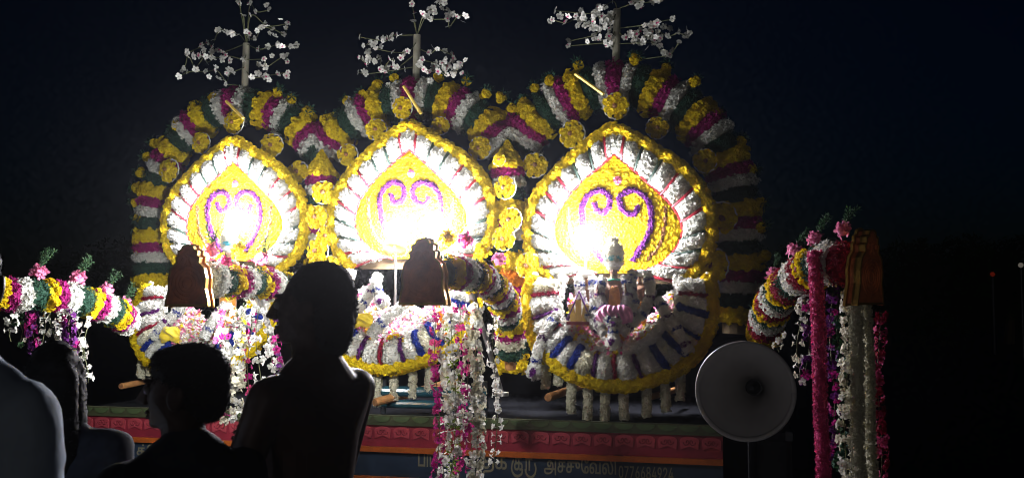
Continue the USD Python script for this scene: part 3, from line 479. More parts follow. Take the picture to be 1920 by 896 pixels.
ARCH = [([(607, 300), (586, 262), (545, 226), (492, 204), (440, 199), (392, 218), (342, 262), (308, 322), (290, 400), (285, 500), (284, 610)], (440, 199), .145, 'striped flower tube arching over the left shrine'),
        ([(600, 300), (628, 256), (690, 213), (775, 186), (850, 200), (915, 240), (950, 290)], (775, 186), .155, 'striped flower tube arching over the middle shrine'),
        ([(958, 300), (1000, 232), (1068, 184), (1155, 160), (1236, 180), (1310, 230), (1356, 292), (1378, 370), (1384, 460), (1384, 560), (1383, 625)], (1155, 160), .168, 'striped flower tube arching over the right shrine and down its dark side')]
ROS = [[(318, 320, 24), (378, 268, 21), (440, 230, 23), (510, 272, 23), (560, 322, 21)], [(652, 290, 21), (706, 243, 21), (755, 203, 21), (900, 278, 22), (826, 236, 17)], [(1003, 310, 23), (1073, 252, 25), (1155, 199, 24), (1232, 240, 20), (1322, 302, 21), (1352, 408, 28), (1332, 497, 32)]]
POM = [[(292, 268), (274, 296), (264, 326), (257, 352), (254, 380), (257, 408), (260, 438), (263, 470), (330, 235), (366, 205), (400, 186), (522, 176), (548, 185), (577, 206), (607, 224)],
       [(650, 187), (678, 176), (705, 158), (738, 147), (820, 148), (876, 155), (908, 176), (941, 186), (962, 207)], [(985, 190), (1005, 168), (1032, 152), (1086, 121), (1190, 112), (1250, 130), (1302, 152), (1347, 214), (1390, 262), (1412, 315), (1426, 378), (1430, 424), (1432, 480)]]
STICK = [((424, 190), (456, 222)), ((757, 162), (789, 213)), ((1079, 139), (1132, 177))]
for i in range(3):
    pts, top, R, lab = ARCH[i]; t = thing('garland_arch', lab, 'floral arch'); path = spline(ons(pts, -.30), 160); L = length(path)
    s_top = float(np.linspace(0, L, 160)[np.argmin(np.linalg.norm(path - on(*top, -.30), axis=1))]); bands(t, path, R * .95, centre_out(L, s_top), NV, NV * .8 + ZV * .2)
    obj('core_pipe', tube(path, R * .6, 12, NV), 'backing_board', t)
    for px, py, r in ROS[i]: rosette(t, on(px, py, -.10), r * 6.9 / FPX, NV + ZV * rng.uniform(-.2, .1) + RV * rng.uniform(-.25, .25))
    for px, py in POM[i]:
        px, py = px + rng.uniform(-3, 3), py + rng.uniform(-3, 3); c = on(px, py, -.26 + rng.uniform(-.05, .05)); n = 16; d = unit(rng.normal(0, 1, (n, 3)) + NV * .5); r = rng.uniform(.024, .036)
        o = obj('pom_pom', cat([ball(c, r * .8, 8), bloom(c + d * r * .8, d, .022, 'mum')]), 'yellow_petal', t)
        k = 7; dirs = unit(rng.normal(0, .6, (k, 3)) + unit(c - on(top[0], top[1] + 180, -.26)))
        obj('leaf_sprig', bloom(c + dirs * r * 1.2, dirs, .036, 'leaf', .5), 'green_leaf', o, kind='stuff')
    a, b = on(*STICK[i][0], -.02), on(*STICK[i][1], .02); obj('stick', tube([a, (a + b) / 2, b], .011, 7), 'stick_wood', t)
COLS = [([(603, 285), (602, 330), (601, 400), (602, 480), (604, 600), (606, 700)], .105, 'yellow-capped flower column between the left and middle shrines', [(607, 361, 23), (594, 407, 23), (612, 442, 20), (596, 470, 25), (618, 500, 22)]),
        ([(951, 268), (953, 330), (957, 420), (960, 520), (961, 620), (962, 715)], .112, 'yellow-capped flower column between the middle and right shrines', [(948, 352, 22), (958, 412, 23), (944, 448, 22), (990, 498, 24), (936, 300, 12)])]
for pts, R, lab, ros in COLS:
    t = thing('garland_column', lab, 'flower column', 'flower columns between the shrines'); path = spline(ons(pts, -.08), 120); L = length(path); s = .17; seq = []; k = 0
    while s < L - .1:
        c = 'mwgymkgyomkg'[k % 12]; w = {'m': .075, 'w': .07, 'k': .08, 'g': .085, 'y': .12, 'o': .1}[c]; seq.append((s, s + w, c)); s += w; k += 1
    bands(t, path, R, seq, NV, NV)
    cap = at_s(path, np.linspace(0, .17, 12)); obj('yellow_cap', cat([tube(cap, np.linspace(.012, R * 1.05, 12), 14, NV)] + [bloom(cap[j] + (d := unit(np.cross(rng.normal(0, 1, (4 + 2 * j, 3)), ZV))) * (R * 1.05 * j / 11), d + ZV * .3, .023, 'mum') for j in range(12)]), 'yellow_petal', t)
    for px, py, r in ros: rosette(t, on(px, py, .05), r * 6.65 / FPX, NV + RV * rng.uniform(-.3, .3))

# ================================================================ orchid stands
ORCH = [((462, 82), (458, 168), 17, [(449, 7), (500, 10), (505, 18), (458, 30), (470, 28), (480, 22), (408, 57), (422, 58), (482, 58), (490, 52), (500, 48), (512, 55), (516, 66), (532, 64), (536, 52), (478, 72), (440, 66), (462, 60), (378, 85), (390, 80), (400, 76), (352, 98), (366, 100), (374, 105), (386, 106), (402, 95), (410, 96), (402, 108), (418, 112), (424, 104), (432, 114), (486, 92), (502, 88), (523, 86), (546, 88), (556, 86), (538, 104), (530, 106), (510, 105), (494, 112), (486, 121), (497, 126), (455, 113), (344, 132), (367, 130), (386, 134), (405, 132), (425, 138), (438, 134), (423, 152), (472, 144), (484, 138), (500, 142), (522, 138), (538, 142)], 'white orchid spray on a pale stem above the left shrine'),
        ((782, 66), (780, 150), 18, [(772, 8), (778, 26), (775, 40), (822, 4), (812, 16), (802, 28), (806, 36), (840, 20), (858, 30), (868, 42), (838, 37), (720, 73), (735, 72), (745, 66), (695, 80), (682, 86), (690, 98), (702, 84), (674, 108), (688, 120), (702, 115), (716, 112), (732, 110), (714, 130), (722, 134), (745, 126), (735, 122), (752, 108), (758, 100), (765, 96), (760, 130), (790, 112), (796, 130), (802, 134), (812, 130), (820, 128), (828, 118), (836, 130), (850, 130), (852, 108), (862, 120), (872, 112), (820, 92), (834, 96), (810, 88), (686, 138), (728, 160), (717, 178)], 'white orchid spray with red-hearted blooms above the middle shrine'),
        ((1157, 18), (1154, 112), 18, [(1034, 40), (1050, 30), (1066, 30), (1080, 30), (1088, 40), (1094, 28), (1104, 46), (1112, 36), (1118, 26), (1126, 16), (1134, 14), (1128, 40), (1140, 36), (1146, 42), (1152, 26), (1122, 54), (1134, 52), (1142, 58), (1114, 72), (1126, 76), (1136, 80), (1145, 84), (1102, 78), (1066, 86), (1172, 70), (1180, 62), (1190, 66), (1198, 58), (1206, 76), (1210, 66), (1218, 54), (1226, 72), (1230, 48), (1244, 50), (1256, 54), (1272, 62), (1286, 66), (1240, 98), (1195, 4), (1235, 0), (1212, 90), (1255, 104), (1222, 3), (1150, 2)], 'densest white orchid spray, above the right shrine')]
for px0, px1, wd, bl, lab in ORCH:
    t = thing('orchid_stand', lab, 'orchid stand'); a, b = on(*px0, -.30), on(*px1, -.30); b = b - [0, 0, .15]; h = a - b
    obj('stem_post', tube(np.array([b, b + h * .5, a]), [.028, .027, .026], 16), 'banana_stem', t)
    extra = {17: 50, 18: 62}[wd] + (22 if px0[0] > 1000 else 0); bl = bl + [(x + q[0], y + q[1]) for (x, y), q in zip([bl[j] for j in rng.integers(0, len(bl), extra)], rng.normal(0, 8, (extra, 2)))]
    xs = np.array(bl, float); off = rng.uniform(-.14, .14, len(bl)); mid = on(px0[0], (px0[1] + px1[1]) / 2, -.24)
    tips = np.array([on(x, y, -.24 + o) for (x, y), o in zip(bl, off)])
    for k in range(len(bl)):
        nn = unit(NV * .75 - ZV * .25 + unit(tips[k] - mid) * .3 + rng.normal(0, .45, 3)); sz = rng.uniform(.022, .033)
        m = obj('orchid_bloom', bloom(tips[k], nn, sz, 'orchid', .15, .1), 'white_petal', t)
        if rng.uniform() < .3: obj('flower_heart', bloom(tips[k] + nn * .008, nn, sz * .36, 'tuft', .2), 'rose_petal', m)
    # arching twigs carry four or five blooms each
    order = np.argsort(xs[:, 1] // 26 * 1000 + xs[:, 0] * np.where(xs[:, 0] < px0[0], 1, -1)); used = 0
    for sgn in (-1, 1):
        for y0 in range(0, 170, 26):
            k = [j for j in range(len(bl)) if (xs[j, 0] - px0[0]) * sgn > 0 and y0 <= xs[j, 1] < y0 + 26]
            if not k: continue
            k.sort(key=lambda j: -abs(xs[j, 0] - px0[0])); base = np.array([a[0], a[1], min(a[2], max(tips[j][2] for j in k) - .0)]); pts = [tips[j] - NV * .012 for j in k][::2] + [base]
            if len(pts) >= 2: obj('twig', tube(spline(pts, 6 * len(pts)), .0035, 5), 'twig_bark', t)

# ================================================================ carrying poles wound with flowers, carved ends
PLAQ = [(-.115, -.15), (-.128, -.155), (-.125, -.13), (-.108, -.06), (-.112, .0), (-.098, .055), (-.066, .085), (-.070, .115), (-.056, .125), (-.058, .15), (-.036, .16), (-.030, .178), (0, .186)]
def carved_end(parent, c, nrm, sc):
    nrm = unit(np.asarray(nrm, float)); X = unit(np.cross(ZV, nrm)); X = X if X @ np.array([1.0, 0, 0]) > 0 else -X; Y = np.cross(nrm, X); Y = Y if Y[2] > 0 else -Y
    half = np.array(PLAQ) * sc; g = Polygon(np.vstack([half, (half * [-1, 1])[::-1]])).buffer(.004 * sc)
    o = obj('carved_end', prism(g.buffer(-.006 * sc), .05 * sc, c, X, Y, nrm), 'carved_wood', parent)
    obj('gold_edge', prism(g.difference(g.buffer(-.010 * sc)), .032 * sc, c + nrm * .022 * sc, X, Y, nrm), 'gold_paint', o)
    obj('gold_back', prism(g.buffer(.006), .012, c - nrm * .014, X, Y, nrm), 'gold_paint', o)
    for k, r in enumerate((.085, .066, .047, .028)):
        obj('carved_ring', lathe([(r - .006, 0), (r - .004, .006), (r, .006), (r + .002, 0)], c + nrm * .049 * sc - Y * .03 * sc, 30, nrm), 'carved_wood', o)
    for sx in (-1, 1):
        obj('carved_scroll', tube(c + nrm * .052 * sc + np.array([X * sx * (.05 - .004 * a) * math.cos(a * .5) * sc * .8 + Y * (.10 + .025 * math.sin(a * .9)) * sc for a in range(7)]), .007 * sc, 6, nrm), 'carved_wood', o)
def carnation(parent, c, up, col='pink_petal', fern=True, sz=.045):
    d = unit(rng.normal(0, 1, (26, 3)) + up * .7)
    o = obj('carnation', cat([ball(c, sz * .7, 8), bloom(c + d * sz * .65, d, sz * .62, 'petalfall', .5)]), col, parent)
    if fern:
        lean = unit(up + RV * rng.uniform(.3, .8) + rng.normal(0, .1, 3)); P = []
        for k in range(5):
            dd = unit(lean + rng.normal(0, .16, 3)); st = np.linspace(c + up * sz * .4, c + up * sz * .4 + dd * sz * rng.uniform(2.2, 3.2), 7); P.append(tube(st, .0018, 4))
            P.append(bloom(st[2:], np.repeat(dd[None], 5, 0), sz * .42, 'leaf', .5))
        obj('fern_tip', cat(P), 'fern_leaf', o)
def pt3(l): return np.array([pt(x, y, d) for x, y, d in l])
POLES = [
 ('floral carrying pole at the far left, its near end hidden by a spectator', [(-70, 545, 4.95), (20, 552, 5.15), (90, 553, 5.3), (150, 563, 5.45), (200, 578, 5.65), (232, 597, 5.85), (246, 608, 5.95)], .083, 'kgymwgymwgymwgymwgymw', [(73, 511, 'pink_petal', 1), (147, 522, 'pink_petal', 1), (199, 545, 'pink_petal', 1), (233, 572, 'pink_petal', 1)], None),
 ('floral carrying pole before the left shrine with brown carved end', [(372, 522, 4.95), (420, 527, 5.12), (470, 530, 5.35), (520, 537, 5.6), (565, 555, 5.85), (590, 600, 6.1)], .083, 'kwgymwgymwgymwgymw', [(397, 472, 'pink_petal', 1), (447, 470, 'yellow_petal', 0), (491, 488, 'pink_petal', 1), (421, 497, 'rose_petal', 0)], ((359, 522), 4.9, .88)),
 ('floral carrying pole before the middle shrine with brown carved end', [(812, 512, 5.0), (850, 512, 5.1), (890, 518, 5.3), (922, 537, 5.55), (944, 566, 5.8), (955, 610, 6.0), (957, 690, 6.1)], .085, 'gymwgymwgymwgymwgymkgogk', [(840, 448, 'yellow_petal', 0), (872, 452, 'rose_petal', 0), (905, 470, 'yellow_petal', 0), (935, 488, 'pink_petal', 0)], ((798, 515), 4.95, .96)),
 ('floral carrying pole at the right with long rope garlands hanging', [(1606, 497, 4.55), (1560, 492, 4.65), (1522, 506, 4.85), (1486, 530, 5.1), (1456, 562, 5.4), (1438, 600, 5.7), (1428, 650, 5.95)], .098, 'cwgycwgcygwcygwcygw', [(1580, 432, 'pink_petal', 1), (1528, 448, 'pink_petal', 1), (1489, 470, 'pink_petal', 1), (1450, 515, 'pink_petal', 1)], ((1614, 507), 4.52, 1.0))]
PBW = {'y': .055, 'm': .055, 'c': .075, 'w': .075, 'g': .075, 'k': .06, 'o': .09}
for k, (lab, pts, R, seqs, carns, pl) in enumerate(POLES):
    t = thing('carrying_pole', lab, 'floral pole', 'floral carrying poles'); path = spline(pt3(pts), 140); L = length(path)
    obj('pole_shaft', tube(path, .035, 12), 'raw_wood', t); s = .02; seq = []
    for c in seqs * 2:
        w = PBW[c] * (1.15 if k == 3 else 1.0)
        if s + w > L: break
        seq.append((s, s + w, c)); s += w
    bands(t, path, R, seq, (0, 0, 1.0), None, .002, .06, .8)
    for x, y, col, fern in carns:
        near = path[np.argmin([abs(((p - CAM)[0] / np.dot(p - CAM, _F)) * FPX + 960 - x) for p in path])]; c = pt(x, y, near[1]); carnation(t, c, ZV, col, fern, .040 if k != 3 else .038)
    if pl:
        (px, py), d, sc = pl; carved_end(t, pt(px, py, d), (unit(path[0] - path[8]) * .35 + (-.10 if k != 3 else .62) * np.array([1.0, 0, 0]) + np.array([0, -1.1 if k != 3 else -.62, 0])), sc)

for lab, px, py, d in (('bare bulb clamped behind the left carved pole end', 360, 515, 5.14), ('bare bulb clamped behind the middle carved pole end', 800, 508, 5.2)):
    c = pt(px, py, d); t = thing('clamp_lamp', lab, 'lamp'); obj('bulb', ball(c, .052, 16), 'bulb_glow' if px < 500 else 'bulb_soft', t, smooth=True)
    obj('socket', lathe([(0, -.13), (.024, -.13), (.03, -.06), (.028, -.04)], c, 14), 'grey_steel', t); obj('clamp_arm', tube(np.array([c - [0, 0, .12], c + [.05, .02, -.16], c + [.12, .06, -.10]]), .008, 8), 'grey_steel', t)

# ---------------------------------------------------------------- strings of blossoms hanging from the poles
def strand(label, px, y0, y1, d, mats, step=13.0, size=.024, group=None, kind='jasmine', sway=2.0, density=1, thick=False):
    t = thing('hanging_garland', label, 'garland', group); r = np.random.default_rng(int(px * 7 + y0))
    a, b = pt(px, y0, d), pt(px + r.uniform(-3, 3), y1, d); L = a[2] - b[2]; n = int((y1 - y0) / step); z = np.linspace(0, 1, max(n, 6)); ph = r.uniform(0, 6, 2)
    line = a + (b - a) * z[:, None] + np.c_[np.sin(z * 7 + ph[0]) * .006 * sway, np.sin(z * 5 + ph[1]) * .008, z * 0]
    obj('string', tube(line, .0022, 5), 'twig_bark', t)
    for k in range(n):
        c = at_s(line, (k + .5) / n * L + r.uniform(-.2, .2) * L / n)[0]
        for q in range(density + (r.uniform() < .45)):
            dd = unit(np.array([r.normal(0, 1), r.normal(0, 1) - .35, r.normal(0, .45)])); mat = mats[r.integers(0, len(mats))]
            kd = 'leaf' if mat == 'lime_leaf' else kind
            P = [bloom(c + dd * size * .7 + [0, 0, r.uniform(-.3, .3) * size], dd, size * r.uniform(.85, 1.15), kd, .3, .1, r)]
            if r.uniform() < .5: P.append(bloom(c - dd * size * .6, -dd, size * r.uniform(.7, 1), kd, .3, .1, r))
            obj('blossom', cat(P), mat, t)
W_, MG, PU = ['white_petal', 'white_petal', 'cream_petal'], ['magenta_petal', 'rose_petal', 'magenta_petal'], ['purple_petal', 'magenta_petal', 'purple_petal']
G3 = 'garlands hanging from the middle carrying pole'; D3 = 5.25
strand('thin magenta garland, leftmost under the middle carved pole', 819, 590, 905, D3, MG, 12, .021, G3)
strand('white garland second from left under the middle carved pole', 834, 575, 905, D3 + .04, W_, 12.5, .026, G3)
strand('white garland with lime leaves under the middle carved pole', 850, 580, 910, D3 - .05, W_ + ['lime_leaf'], 12, .027, G3, density=2)
strand('mixed magenta and white garland in the centre of the middle bunch', 866, 570, 905, D3 + .05, MG + ['white_petal', 'white_petal'], 12, .025, G3)
strand('white garland right of centre in the middle bunch', 880, 572, 910, D3, W_ + ['magenta_petal'], 14, .026, G3)
strand('densest cream garland just left of the grey rod', 895, 575, 915, D3 - .05, ['cream_petal', 'cream_petal', 'white_petal'], 12, .027, G3, density=2)
strand('short magenta garland behind the cream garland', 890, 575, 700, D3 + .1, MG, 13, .02, G3)
strand('sparse white garland hanging alone right of the grey rod', 927, 590, 872, D3 + .15, ['white_petal'], 15, .021, G3)
strand('yellow and orange blossom string at the top of the middle bunch', 826, 575, 655, D3 + .08, ['yellow_petal', 'rose_petal', 'orange_petal'], 12, .024, G3, kind='mum')
G2 = 'garlands hanging from the left carved pole'; D2 = 5.4
strand('white and magenta garland beside the boy', 426, 570, 800, D2, W_ + ['magenta_petal'], 13, .023, G2)
strand('dense white garland just right of the boy', 445, 575, 790, D2 - .04, ['cream_petal', 'white_petal'], 11, .024, G2, density=2)
strand('sparse magenta garland ending in a red tassel between boy and man', 469, 580, 785, D2, ['rose_petal', 'magenta_petal'], 16, .019, G2)
strand('white garland left of the bare-headed man', 484, 578, 770, D2, ['white_petal'], 15, .024, G2)
strand('short white garland against the face of the man', 505, 580, 700, D2 + .05, ['white_petal'], 14, .024, G2)
strand('short magenta garland next to the chin of the man', 521, 600, 725, D2 + .05, ['magenta_petal', 'purple_petal', 'white_petal'], 12, .022, G2)
strand('white blossom string across the left basket', 456, 568, 660, D2 + .1, W_ + ['yellow_petal'], 12, .026, G2)
strand('pink and white blossom string across the left basket', 412, 575, 690, D2 + .1, W_ + ['pink_petal', 'rose_petal'], 12, .026, G2)
tz = thing('tassel', 'round crimson tassel at the end of the sparse magenta garland', 'tassel'); c = pt(470, 792, D2); d = unit(rng.normal(0, 1, (60, 3))); obj('tassel_head', cat([ball(c, .032, 10), bloom(c + d * .032, d, .016, 'tuft')]), 'crimson_petal', tz)
G1 = 'garlands hanging from the far left pole'; D1 = 5.3
strand('white garland beside the white-shirted spectator', 18, 575, 640, D1 - .1, W_, 12, .024, G1)
strand('faint green garland beside the white-shirted spectator', 36, 575, 650, D1, ['fern_leaf', 'cream_petal'], 12, .02, G1)
strand('purple garland, left of the two on the far left pole', 63, 578, 665, D1, PU, 9, .022, G1, density=2)
for k, px in enumerate((82, 98, 114)): strand('white garland, %s of three between the purple ones' % ('leftmost', 'middle one', 'rightmost')[k], px, 582, 690 - 6 * abs(k - 1), D1, ['white_petal'], 11.5, .019, G1)
strand('longer purple garland on the far left pole', 133, 585, 712, D1, PU, 9, .024, G1, density=2)
for k, px in enumerate((150, 163)): strand('white garland right of the long purple one, %s' % ('nearer to it', 'rightmost on that pole')[k], px, 592, 718, D1 + .05, ['white_petal'], 12, .018, G1)
G4 = 'garlands hanging from the right carrying pole'; D4 = 4.75
strand('short pale garland right of the loudspeaker rim', 1463, 618, 660, 5.3, W_, 13, .02, G4)
strand('sparse white garland left of the thick pink rope', 1498, 575, 712, 5.0, ['white_petal', 'cream_petal'], 14, .02, G4)
strand('purple and white garland touching the thick pink rope', 1514, 560, 725, 4.95, PU + ['white_petal'], 12, .021, G4)
strand('long purple garland right of the thick pink rope', 1562, 545, 860, 4.78, PU, 11, .021, G4)
strand('dark leafy garland behind the white blossoms', 1574, 545, 880, 4.85, ['fern_leaf', 'green_leaf'], 11, .022, G4)
strand('white blossom garland left of the pale rope garlands', 1588, 545, 900, 4.7, ['white_petal', 'cream_petal', 'cream_petal'], 13, .024, G4, density=2)
strand('dim rose garland behind the rightmost pale rope', 1648, 585, 905, 4.7, ['rose_petal', 'crimson_petal'], 10, .02, G4, density=2)
def rope_garland(label, px0, y0, px1, y1, d, R, mat, grp=G4):
    a, b = pt(px0, y0, d), pt(px1, y1, d); t = thing('rope_garland', label, 'garland', grp)
    path = spline([a, a * .66 + b * .34 + [.004, 0, 0], a * .3 + b * .7 - [.004, 0, 0], b], 90)
    obj('flower_rope', flower_tube(path, R, .0115, 'tuft', 1.1, (0, 1.0, .01), .04), mat, t)
rope_garland('thick rope garland of pink petals on the right pole', 1527, 472, 1546, 905, 4.62, .028, 'rose_petal')
rope_garland('thick pale rope garland below the right carved end', 1603, 560, 1612, 905, 4.5, .026, 'cream_petal')
rope_garland('thick pale rope garland, rightmost of the pair', 1622, 565, 1636, 905, 4.55, .023, 'cream_petal')

# grey rods that prop the poles, wooden beams under the shrines
for lab, a, b in (('slanting grey rod left of the man, holding the left pole', (487, 560, 5.45), (545, 735, 5.75)), ('slanting grey rod behind the middle garlands', (886, 548, 5.35), (940, 735, 5.75))):
    p = pt3([a, b]); t = thing('prop_rod', lab, 'metal rod', 'slanting rods holding the poles'); obj('rod', tube(p, .014, 10), 'grey_steel', t)
    obj('foot_plate', lathe([(0, -.02), (.045, -.02), (.045, 0), (0, .0)], p[1], 14), 'grey_steel', t); obj('clamp', lathe([(.017, -.03), (.028, -.03), (.028, .03), (.017, .03)], p[0], 14, p[1] - p[0]), 'grey_steel', t)
for lab, a, b, r in (('end of a carrying beam under the left shrine', (226, 724, .50), (285, 712, .15), .021), ('orange wooden carrying beam under the middle shrine', (702, 754, .56), (776, 735, .26), .027), ('sawn beam end at the left of the right shrine', (1027, 745, .46), (1056, 735, .12), .026), ('small beam end under the right shrine between tassels', (1216, 745, .42), (1240, 738, .10), .020)):
    p0, p1 = on(*a), on(*b); t = thing('carrying_beam', lab, 'wooden beam', 'wooden carrying beams under the shrines'); far = p1 + (p1 - p0) * 1.2
    obj('beam', tube(np.array([p0 + (p1 - p0) * .01, p0 + (p1 - p0) * .05, p1, far]), [r * .9, r, r, r], 14), 'raw_wood', t); obj('sawn_end', lathe([(0, 0), (r * .88, 0)], p0 + (p1 - p0) * .006, 14, p0 - p1), 'seed_brown', t)

# ================================================================ figures
def hull(*sp):
    pts = []
    for c, r in sp:
        s = trimesh.creation.icosphere(2, 1.0).vertices; pts.append(np.asarray(s) * r + np.asarray(c))
    return m3.Manifold.hull_points(np.vstack(pts))
def ell(c, r): return (c, np.asarray(r, float))
def fuse(ms, edge, it=8):
    m = m3.Manifold.batch_boolean(ms, m3.OpType.Add).refine_to_length(edge).to_mesh(); t = trimesh.Trimesh(np.array(m.vert_properties[:, :3]), np.array(m.tri_verts)); t.merge_vertices()
    trimesh.smoothing.filter_taubin(t, iterations=it); return np.array(t.vertices), np.array(t.faces)
JOINTS = {'ankle': (.052, .005, .045), 'knee': (.055, .018, .275), 'hip': (.056, 0, .515), 'shoulder': (.110, -.008, .800), 'elbow': (.135, -.025, .630), 'wrist': (.140, .03, .480)}
def hand(c, d, palm_n, H, curl=.35):
    """palm, five bent fingers and thumb; d: where the fingers point, palm_n: where the palm faces"""
    d = unit(np.asarray(d, float)); pn = np.asarray(palm_n, float); pn = unit(pn - d * (pn @ d)); x = np.cross(d, pn); out = []; k = H / 1.75
    base = np.asarray(c)
    out.append(hull((base, .024 * k), (base + d * .075 * k + x * .030 * k, .012 * k), (base + d * .080 * k - x * .030 * k, .012 * k), (base + d * .03 * k, .022 * k)))
    for off, ln in ((-.030, .060), (-.010, .076), (.011, .070), (.030, .055)):
        p = base + d * .078 * k + x * off * k; dd = d
        for s, f in enumerate((.45, .32, .23)):
            q = p + dd * ln * f * k; out.append(hull((p, (.0095 - s * .001) * k), (q, (.009 - s * .001) * k))); p = q; dd = unit(dd + pn * curl)
    p = base + d * .025 * k - x * .026 * k; q = p + unit(d * .7 - x * .6 + pn * .35) * .036 * k; r_ = q + unit(d - x * .2 + pn * .3) * .028 * k
    out += [hull((p, .013 * k), (q, .0105 * k)), hull((q, .0105 * k), (r_, .0085 * k))]
    return out
def figure(t, H, pos, yaw, arms, skin='skin_brown', head_turn=0.0, shirt=None, lower='dark_trousers', skirt=False, hair='short', hairmat='hair_black', slim=1.0, stoop=0.0, short_sleeve=True, edge=.022, face=True, drop=0.0):
    """a standing figure facing +y before the turn; arms: {'L'/'R': (elbow, wrist, finger direction)} in heights"""
    J = {}
    for sd, s in (('L', -1), ('R', 1)):
        for k, (x, y, z) in JOINTS.items(): J[k + sd] = np.array([x * s * (slim if k in ('shoulder', 'hip', 'elbow', 'wrist') else 1), y, z])
        J['shoulder' + sd][2] -= drop
        if sd in arms:
            J['elbow' + sd], J['wrist' + sd] = np.array(arms[sd][0]), np.array(arms[sd][1])
    def S(*a): return hull(*[(np.asarray(c) * H, np.asarray(r) * H) for c, r in a])
    bend = np.array([0, stoop, 0])
    torso = [S(ell((0, 0, .53), (.088 * slim, .060, .05)), ell((0, .004, .62), (.078 * slim, .056, .04))), S(ell((0, .004, .62), (.078 * slim, .056, .04)), ell((0, .0, .735), (.093 * slim, .066, .055))),
             S(ell((0, 0, .735), (.093 * slim, .066, .05)), (J['shoulderL'] + [.012, 0, 0], .034), (J['shoulderR'] - [.012, 0, 0], .034)), S(((0, -.012, .842), .040), (J['shoulderL'] + [.03, 0, .003], .027), (J['shoulderR'] - [.03, 0, .003], .027)),
             S(((0, -.012, .835), .036), ((0, .004, .892), .032))]
    limbs = []; arms_up = []
    for sd in 'LR':
        sh, el, wr = J['shoulder' + sd], J['elbow' + sd], J['wrist' + sd]
        arms_up.append((sh, el)); limbs += [S((sh, .031), (sh + (el - sh) * .4, .0275)), S((sh + (el - sh) * .4, .0275), (el, .0215)), S((el, .0215), (el + (wr - el) * .3, .0225)), S((el + (wr - el) * .3, .0225), (wr, .0155))]
        dirn = np.array(arms[sd][2]) if sd in arms else np.array([0, .12, -1.0]); pn = np.array([-1.0 if sd == 'R' else 1.0, 0, 0.0])
        if abs(unit(dirn) @ pn) > .9: pn = np.array([0, 0, -1.0])
        limbs += hand(wr * H, dirn, pn, H)
        hp, kn, an = J['hip' + sd], J['knee' + sd], J['ankle' + sd]
        limbs += [S((hp, .056), (hp * .5 + kn * .5, .046)), S((hp * .5 + kn * .5, .046), (kn, .031)), S((kn, .031), (kn * .65 + an * .35 + [0, -.012, 0], .031)), S((kn * .65 + an * .35 + [0, -.012, 0], .031), (an, .020)), S((an - [0, .012, .022], .020), (an + [0, .075, -.032], .013), (an + [.012, .06, -.032], .013), (an + [-.010, .07, -.032], .012))]
    ca, sa = math.cos(head_turn), math.sin(head_turn); hb = np.array([0, .004, .0]) 
    def hd(p): p = np.asarray(p, float); return np.array([p[0] * ca - p[1] * sa, p[0] * sa + p[1] * ca, p[2]]) + hb
    def SH_(*a):
        pts = []
        for c, r in a:
            q = np.asarray(trimesh.creation.icosphere(2, 1.0).vertices) * np.asarray(r) + np.asarray(c); q = np.c_[q[:, 0] * ca - q[:, 1] * sa, q[:, 0] * sa + q[:, 1] * ca, q[:, 2]] + hb; pts.append(q * H)
        return m3.Manifold.hull_points(np.vstack(pts))
    head = [SH_(((0, -.012, .950), (.042, .054, .049)), ((0, .022, .925), (.034, .030, .036))), SH_(((0, .022, .925), (.034, .028, .034)), ((0, .038, .886), (.013, .012, .010)), ((.022, .008, .896), .012), ((-.022, .008, .896), .012)),
            SH_(((0, .052, .946), (.006, .004, .006)), ((0, .066, .920), (.0075, .006, .005)), ((.009, .054, .918), .005), ((-.009, .054, .918), .005)), SH_(((0, .050, .902), (.014, .006, .0045)), ((0, .047, .903), (.018, .004, .003))), SH_(((0, .049, .895), (.012, .006, .005))),
            SH_(((.018, .046, .951), (.013, .006, .004)), ((-.018, .046, .951), (.013, .006, .004))), SH_(((.043, -.004, .925), (.005, .012, .018)), ((.047, -.012, .932), (.003, .008, .012))), SH_(((-.043, -.004, .925), (.005, .012, .018)), ((-.047, -.012, .932), (.003, .008, .012)))]
    cy, sy = math.cos(yaw), math.sin(yaw); Rm = np.array([[cy, -sy, 0], [sy, cy, 0], [0, 0, 1]])
    def put(vf): return vf[0] @ Rm.T + np.array([pos[0], pos[1], pos[2] if len(pos) > 2 else 0.0]), vf[1]
    obj('body', put(fuse(torso + limbs + head, edge * H / 1.75, 6)), skin, t, smooth=True)
    if face:
        for s in (-1, 1): obj('eye', put(ball(hd((s * .0175, .0475, .936)) * H, .0062 * H, 8)), 'eye_white', t, smooth=True)
    g = .008
    if shirt:
        cl = [S(ell((0, 0, .50), (.100 * slim, .072, .03)), ell((0, .004, .62), (.090 * slim, .068, .04))), S(ell((0, .004, .62), (.090 * slim, .068, .04)), ell((0, .0, .735), (.103 * slim, .076, .055))), S(ell((0, 0, .735), (.103 * slim, .076, .05)), (J['shoulderL'] + [.012, 0, 0], .041), (J['shoulderR'] - [.012, 0, 0], .041)),
              S(((0, -.014, .840), .046), (J['shoulderL'] + [.03, 0, .003], .034), (J['shoulderR'] - [.03, 0, .003], .034))]
        for sd, (sh, el) in zip('LR', arms_up):
            end = sh + (el - sh) * (.75 if short_sleeve else 1.0); cl.append(S((sh, .039), (end, .034)))
            if not short_sleeve: cl.append(S((el, .031), (el + (J['wrist' + sd] - el) * .9, .024)))
        v, f = fuse(cl, .03 * H / 1.75, 5); v = v + (meshkit.fbm(v * [9, 9, 4], 3, 5)[:, None] - .5) * .026 * H * np.array([1, 1, .2]) + np.sin(v[:, 2:] * 42 + v[:, :1] * 25 + meshkit.fbm(v * 6, 2, 8)[:, None] * 12) * .0022; obj('shirt', put((v, f)), shirt, t, smooth=True)
